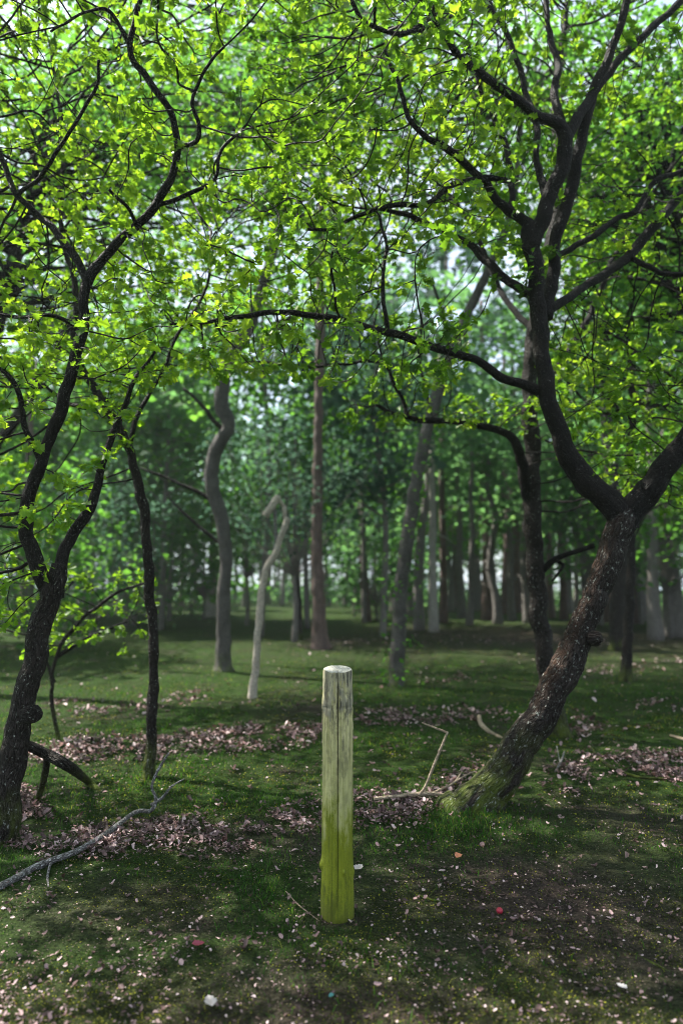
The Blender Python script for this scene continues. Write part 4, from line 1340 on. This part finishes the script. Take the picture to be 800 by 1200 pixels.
# broken limb propped against the forked oak
dL = float(ground_at(10, 985)[1])
rt = empty('broken_limb', on_ground(106, 925), 'dark broken limb propped on a side stub beside the forked oak', 'branch')
gg = Geo()
e = on_ground(110, 925); e0 = at(30, 872, dL + .3); rows = [[*e0, .034], [*at(55, 884, dL + .4), .036], [*at(82, 899, dL + .42), .034], [*at(100, 913, e[1] - .02), .032], [*(e + np.array([.05, 0, -.02])), .022]]
gg.tube(spline(rows, .02), 20, .3, 9); gg.build('stem', M['oak_bark'], rt)
gg = Geo(); f0 = at(56, 888, dL + .4); e2 = on_ground(44, 938)
gg.tube(spline([[*f0, .024], [*((f0 + e2) / 2 + np.array([.01, 0, 0])), .022], [*e2, .024]], .02), 14, .3, 2); gg.build('side_stub', M['oak_bark'], rt)


# ------------------------------------------------------------------ single leaves and bits that stand out
def one_leaf(px, py, size, col, label, seed, cat='dead leaf'):
    p = on_ground(px, py, .014)
    rr = np.random.default_rng(seed)
    m, nt, out = new_mat('leaf_' + str(seed))
    k = NT(nt)
    n_ = k.noise(None, 90, 3)
    c = k.mix(n_, tuple(x * .7 for x in col), col)
    k.link(k.bsdf(c, .55), out.inputs[0])
    d = rr.normal(size=(1, 3)); d[:, 2] = .05
    o = place_leaves('dead_leaf', np.array([p]), d, np.array([[.1, -.35, 1.0]]), np.array([size]), np.array([.5]), m, detail=2, curl=np.array([.5]))
    tag(o, label, cat)


one_leaf(534, 1010, .075, (0.52, 0.2, 0.1), 'orange-brown dead leaf lying on the grass right of the post', 1)
one_leaf(244, 1174, .085, (0.5, 0.45, 0.43), 'large whitish dead leaf nearest the camera, left of the post', 2)
one_leaf(722, 1158, .045, (0.5, 0.47, 0.46), 'small white dead leaf on bare soil at the lower right', 3)
one_leaf(240, 1110, .055, (0.26, 0.035, 0.06), 'crimson dead leaf on the moss left of the post', 4)
one_leaf(424, 1018, .08, (0.5, 0.45, 0.42), 'pale dead leaf tucked just right of the post shaft', 5)
one_leaf(385, 1174, .03, (0.07, 0.26, 0.23), 'tiny turquoise scrap on the ground below the post', 6, 'scrap')
# the red berry-like ball
b = on_ground(585, 1070, .012)
import bmesh
bm = bmesh.new()
bmesh.ops.create_uvsphere(bm, u_segments=20, v_segments=14, radius=.016)
for vtx in bm.verts:
    vtx.co.z *= .9
    if vtx.co.z > .012: vtx.co.z -= (.016 - math.hypot(vtx.co.x, vtx.co.y)) * .35
me = bpy.data.meshes.new('red_fruit'); bm.to_mesh(me); bm.free()
for p_ in me.polygons: p_.use_smooth = True
m, nt, out = new_mat('fruit_skin'); k = NT(nt)
k.link(k.bsdf(k.mix(k.noise(None, 60, 3), (0.45, 0.02, 0.05), (0.25, 0.01, 0.03)), .35), out.inputs[0])
me.materials.append(m)
o = bpy.data.objects.new('red_fruit', me); COL.objects.link(o); o.location = [float(c) for c in b]
tag(o, 'small round red fruit lying on the dark soil', 'fruit')

# ------------------------------------------------------------------ woodland haze
bm = bmesh.new()
bmesh.ops.create_cube(bm, size=1.0)
hx, hy0, hy1, hz0, hz1 = 460.0, -460.0, 460.0, -4.0, 40.0
for vtx in bm.verts:
    vtx.co = Vector((vtx.co.x * 2 * hx, (hy0 + hy1) / 2 + vtx.co.y * (hy1 - hy0), (hz0 + hz1) / 2 + vtx.co.z * (hz1 - hz0)))
me = bpy.data.meshes.new('haze'); bm.to_mesh(me); bm.free()
m, nt, out = new_mat('haze_air')
vol = nt.nodes.new('ShaderNodeVolumePrincipled')
vol.inputs['Color'].default_value = (0.82, 0.95, 0.93, 1)
vol.inputs['Density'].default_value = 0.0007
vol.inputs['Anisotropy'].default_value = 0.3
nt.links.new(vol.outputs[0], out.inputs['Volume'])
me.materials.append(m)
hz = bpy.data.objects.new('haze', me); COL.objects.link(hz)
tag(hz, 'thin pale haze filling the depth of the wood', 'haze', kind='stuff')

# ------------------------------------------------------------------ light
SUN_AZ = math.radians(-62)          # from straight ahead (+Y) towards the left
SUN_EL = math.radians(56)
sdir = Vector((math.sin(SUN_AZ) * math.cos(SUN_EL), math.cos(SUN_AZ) * math.cos(SUN_EL), math.sin(SUN_EL)))
sl = bpy.data.lights.new('sun', 'SUN')
sl.energy = 5.0
sl.angle = R(0.6)
sl.color = (1.0, 0.95, 0.86)
so = bpy.data.objects.new('sun', sl); COL.objects.link(so)
so.rotation_euler = (-sdir).to_track_quat('-Z', 'Y').to_euler()
so.location = (-10, 10, 20)
w = bpy.data.worlds.new('World'); scene.world = w
w.use_nodes = True
nt = w.node_tree
bg = nt.nodes['Background']
sky = nt.nodes.new('ShaderNodeTexSky')
sky.sky_type = 'NISHITA'; sky.sun_disc = False
sky.sun_elevation = SUN_EL; sky.sun_rotation = SUN_AZ % (2 * math.pi)
sky.air_density = 1.0; sky.dust_density = 2.0
k = NT(nt)
tc = nt.nodes.new('ShaderNodeTexCoord')
cl = k.ramp(k.noise(tc.outputs['Generated'], 2.6, 5, .6), [(.36, 0.), (.56, 1.)])
hs = nt.nodes.new('ShaderNodeHueSaturation'); hs.inputs['Saturation'].default_value = .8
nt.links.new(sky.outputs[0], hs.inputs['Color'])
nt.links.new(k.mix(cl, hs.outputs[0], (2.9, 3.3, 3.9)), bg.inputs[0])
bg.inputs[1].default_value = 0.13

vs = scene.view_settings
vs.view_transform = 'Standard'; vs.look = 'None'; vs.gamma = 1.0; vs.use_curve_mapping = False
vs.exposure = 1.62
scene.render.engine = 'CYCLES'
c = scene.cycles
c.max_bounces = 8; c.diffuse_bounces = 4; c.transmission_bounces = 6; c.glossy_bounces = 2
c.use_denoising = True
c.pixel_filter_type = 'BLACKMAN_HARRIS'
c.filter_width = 0.9
c.sample_clamp_indirect = 6.0
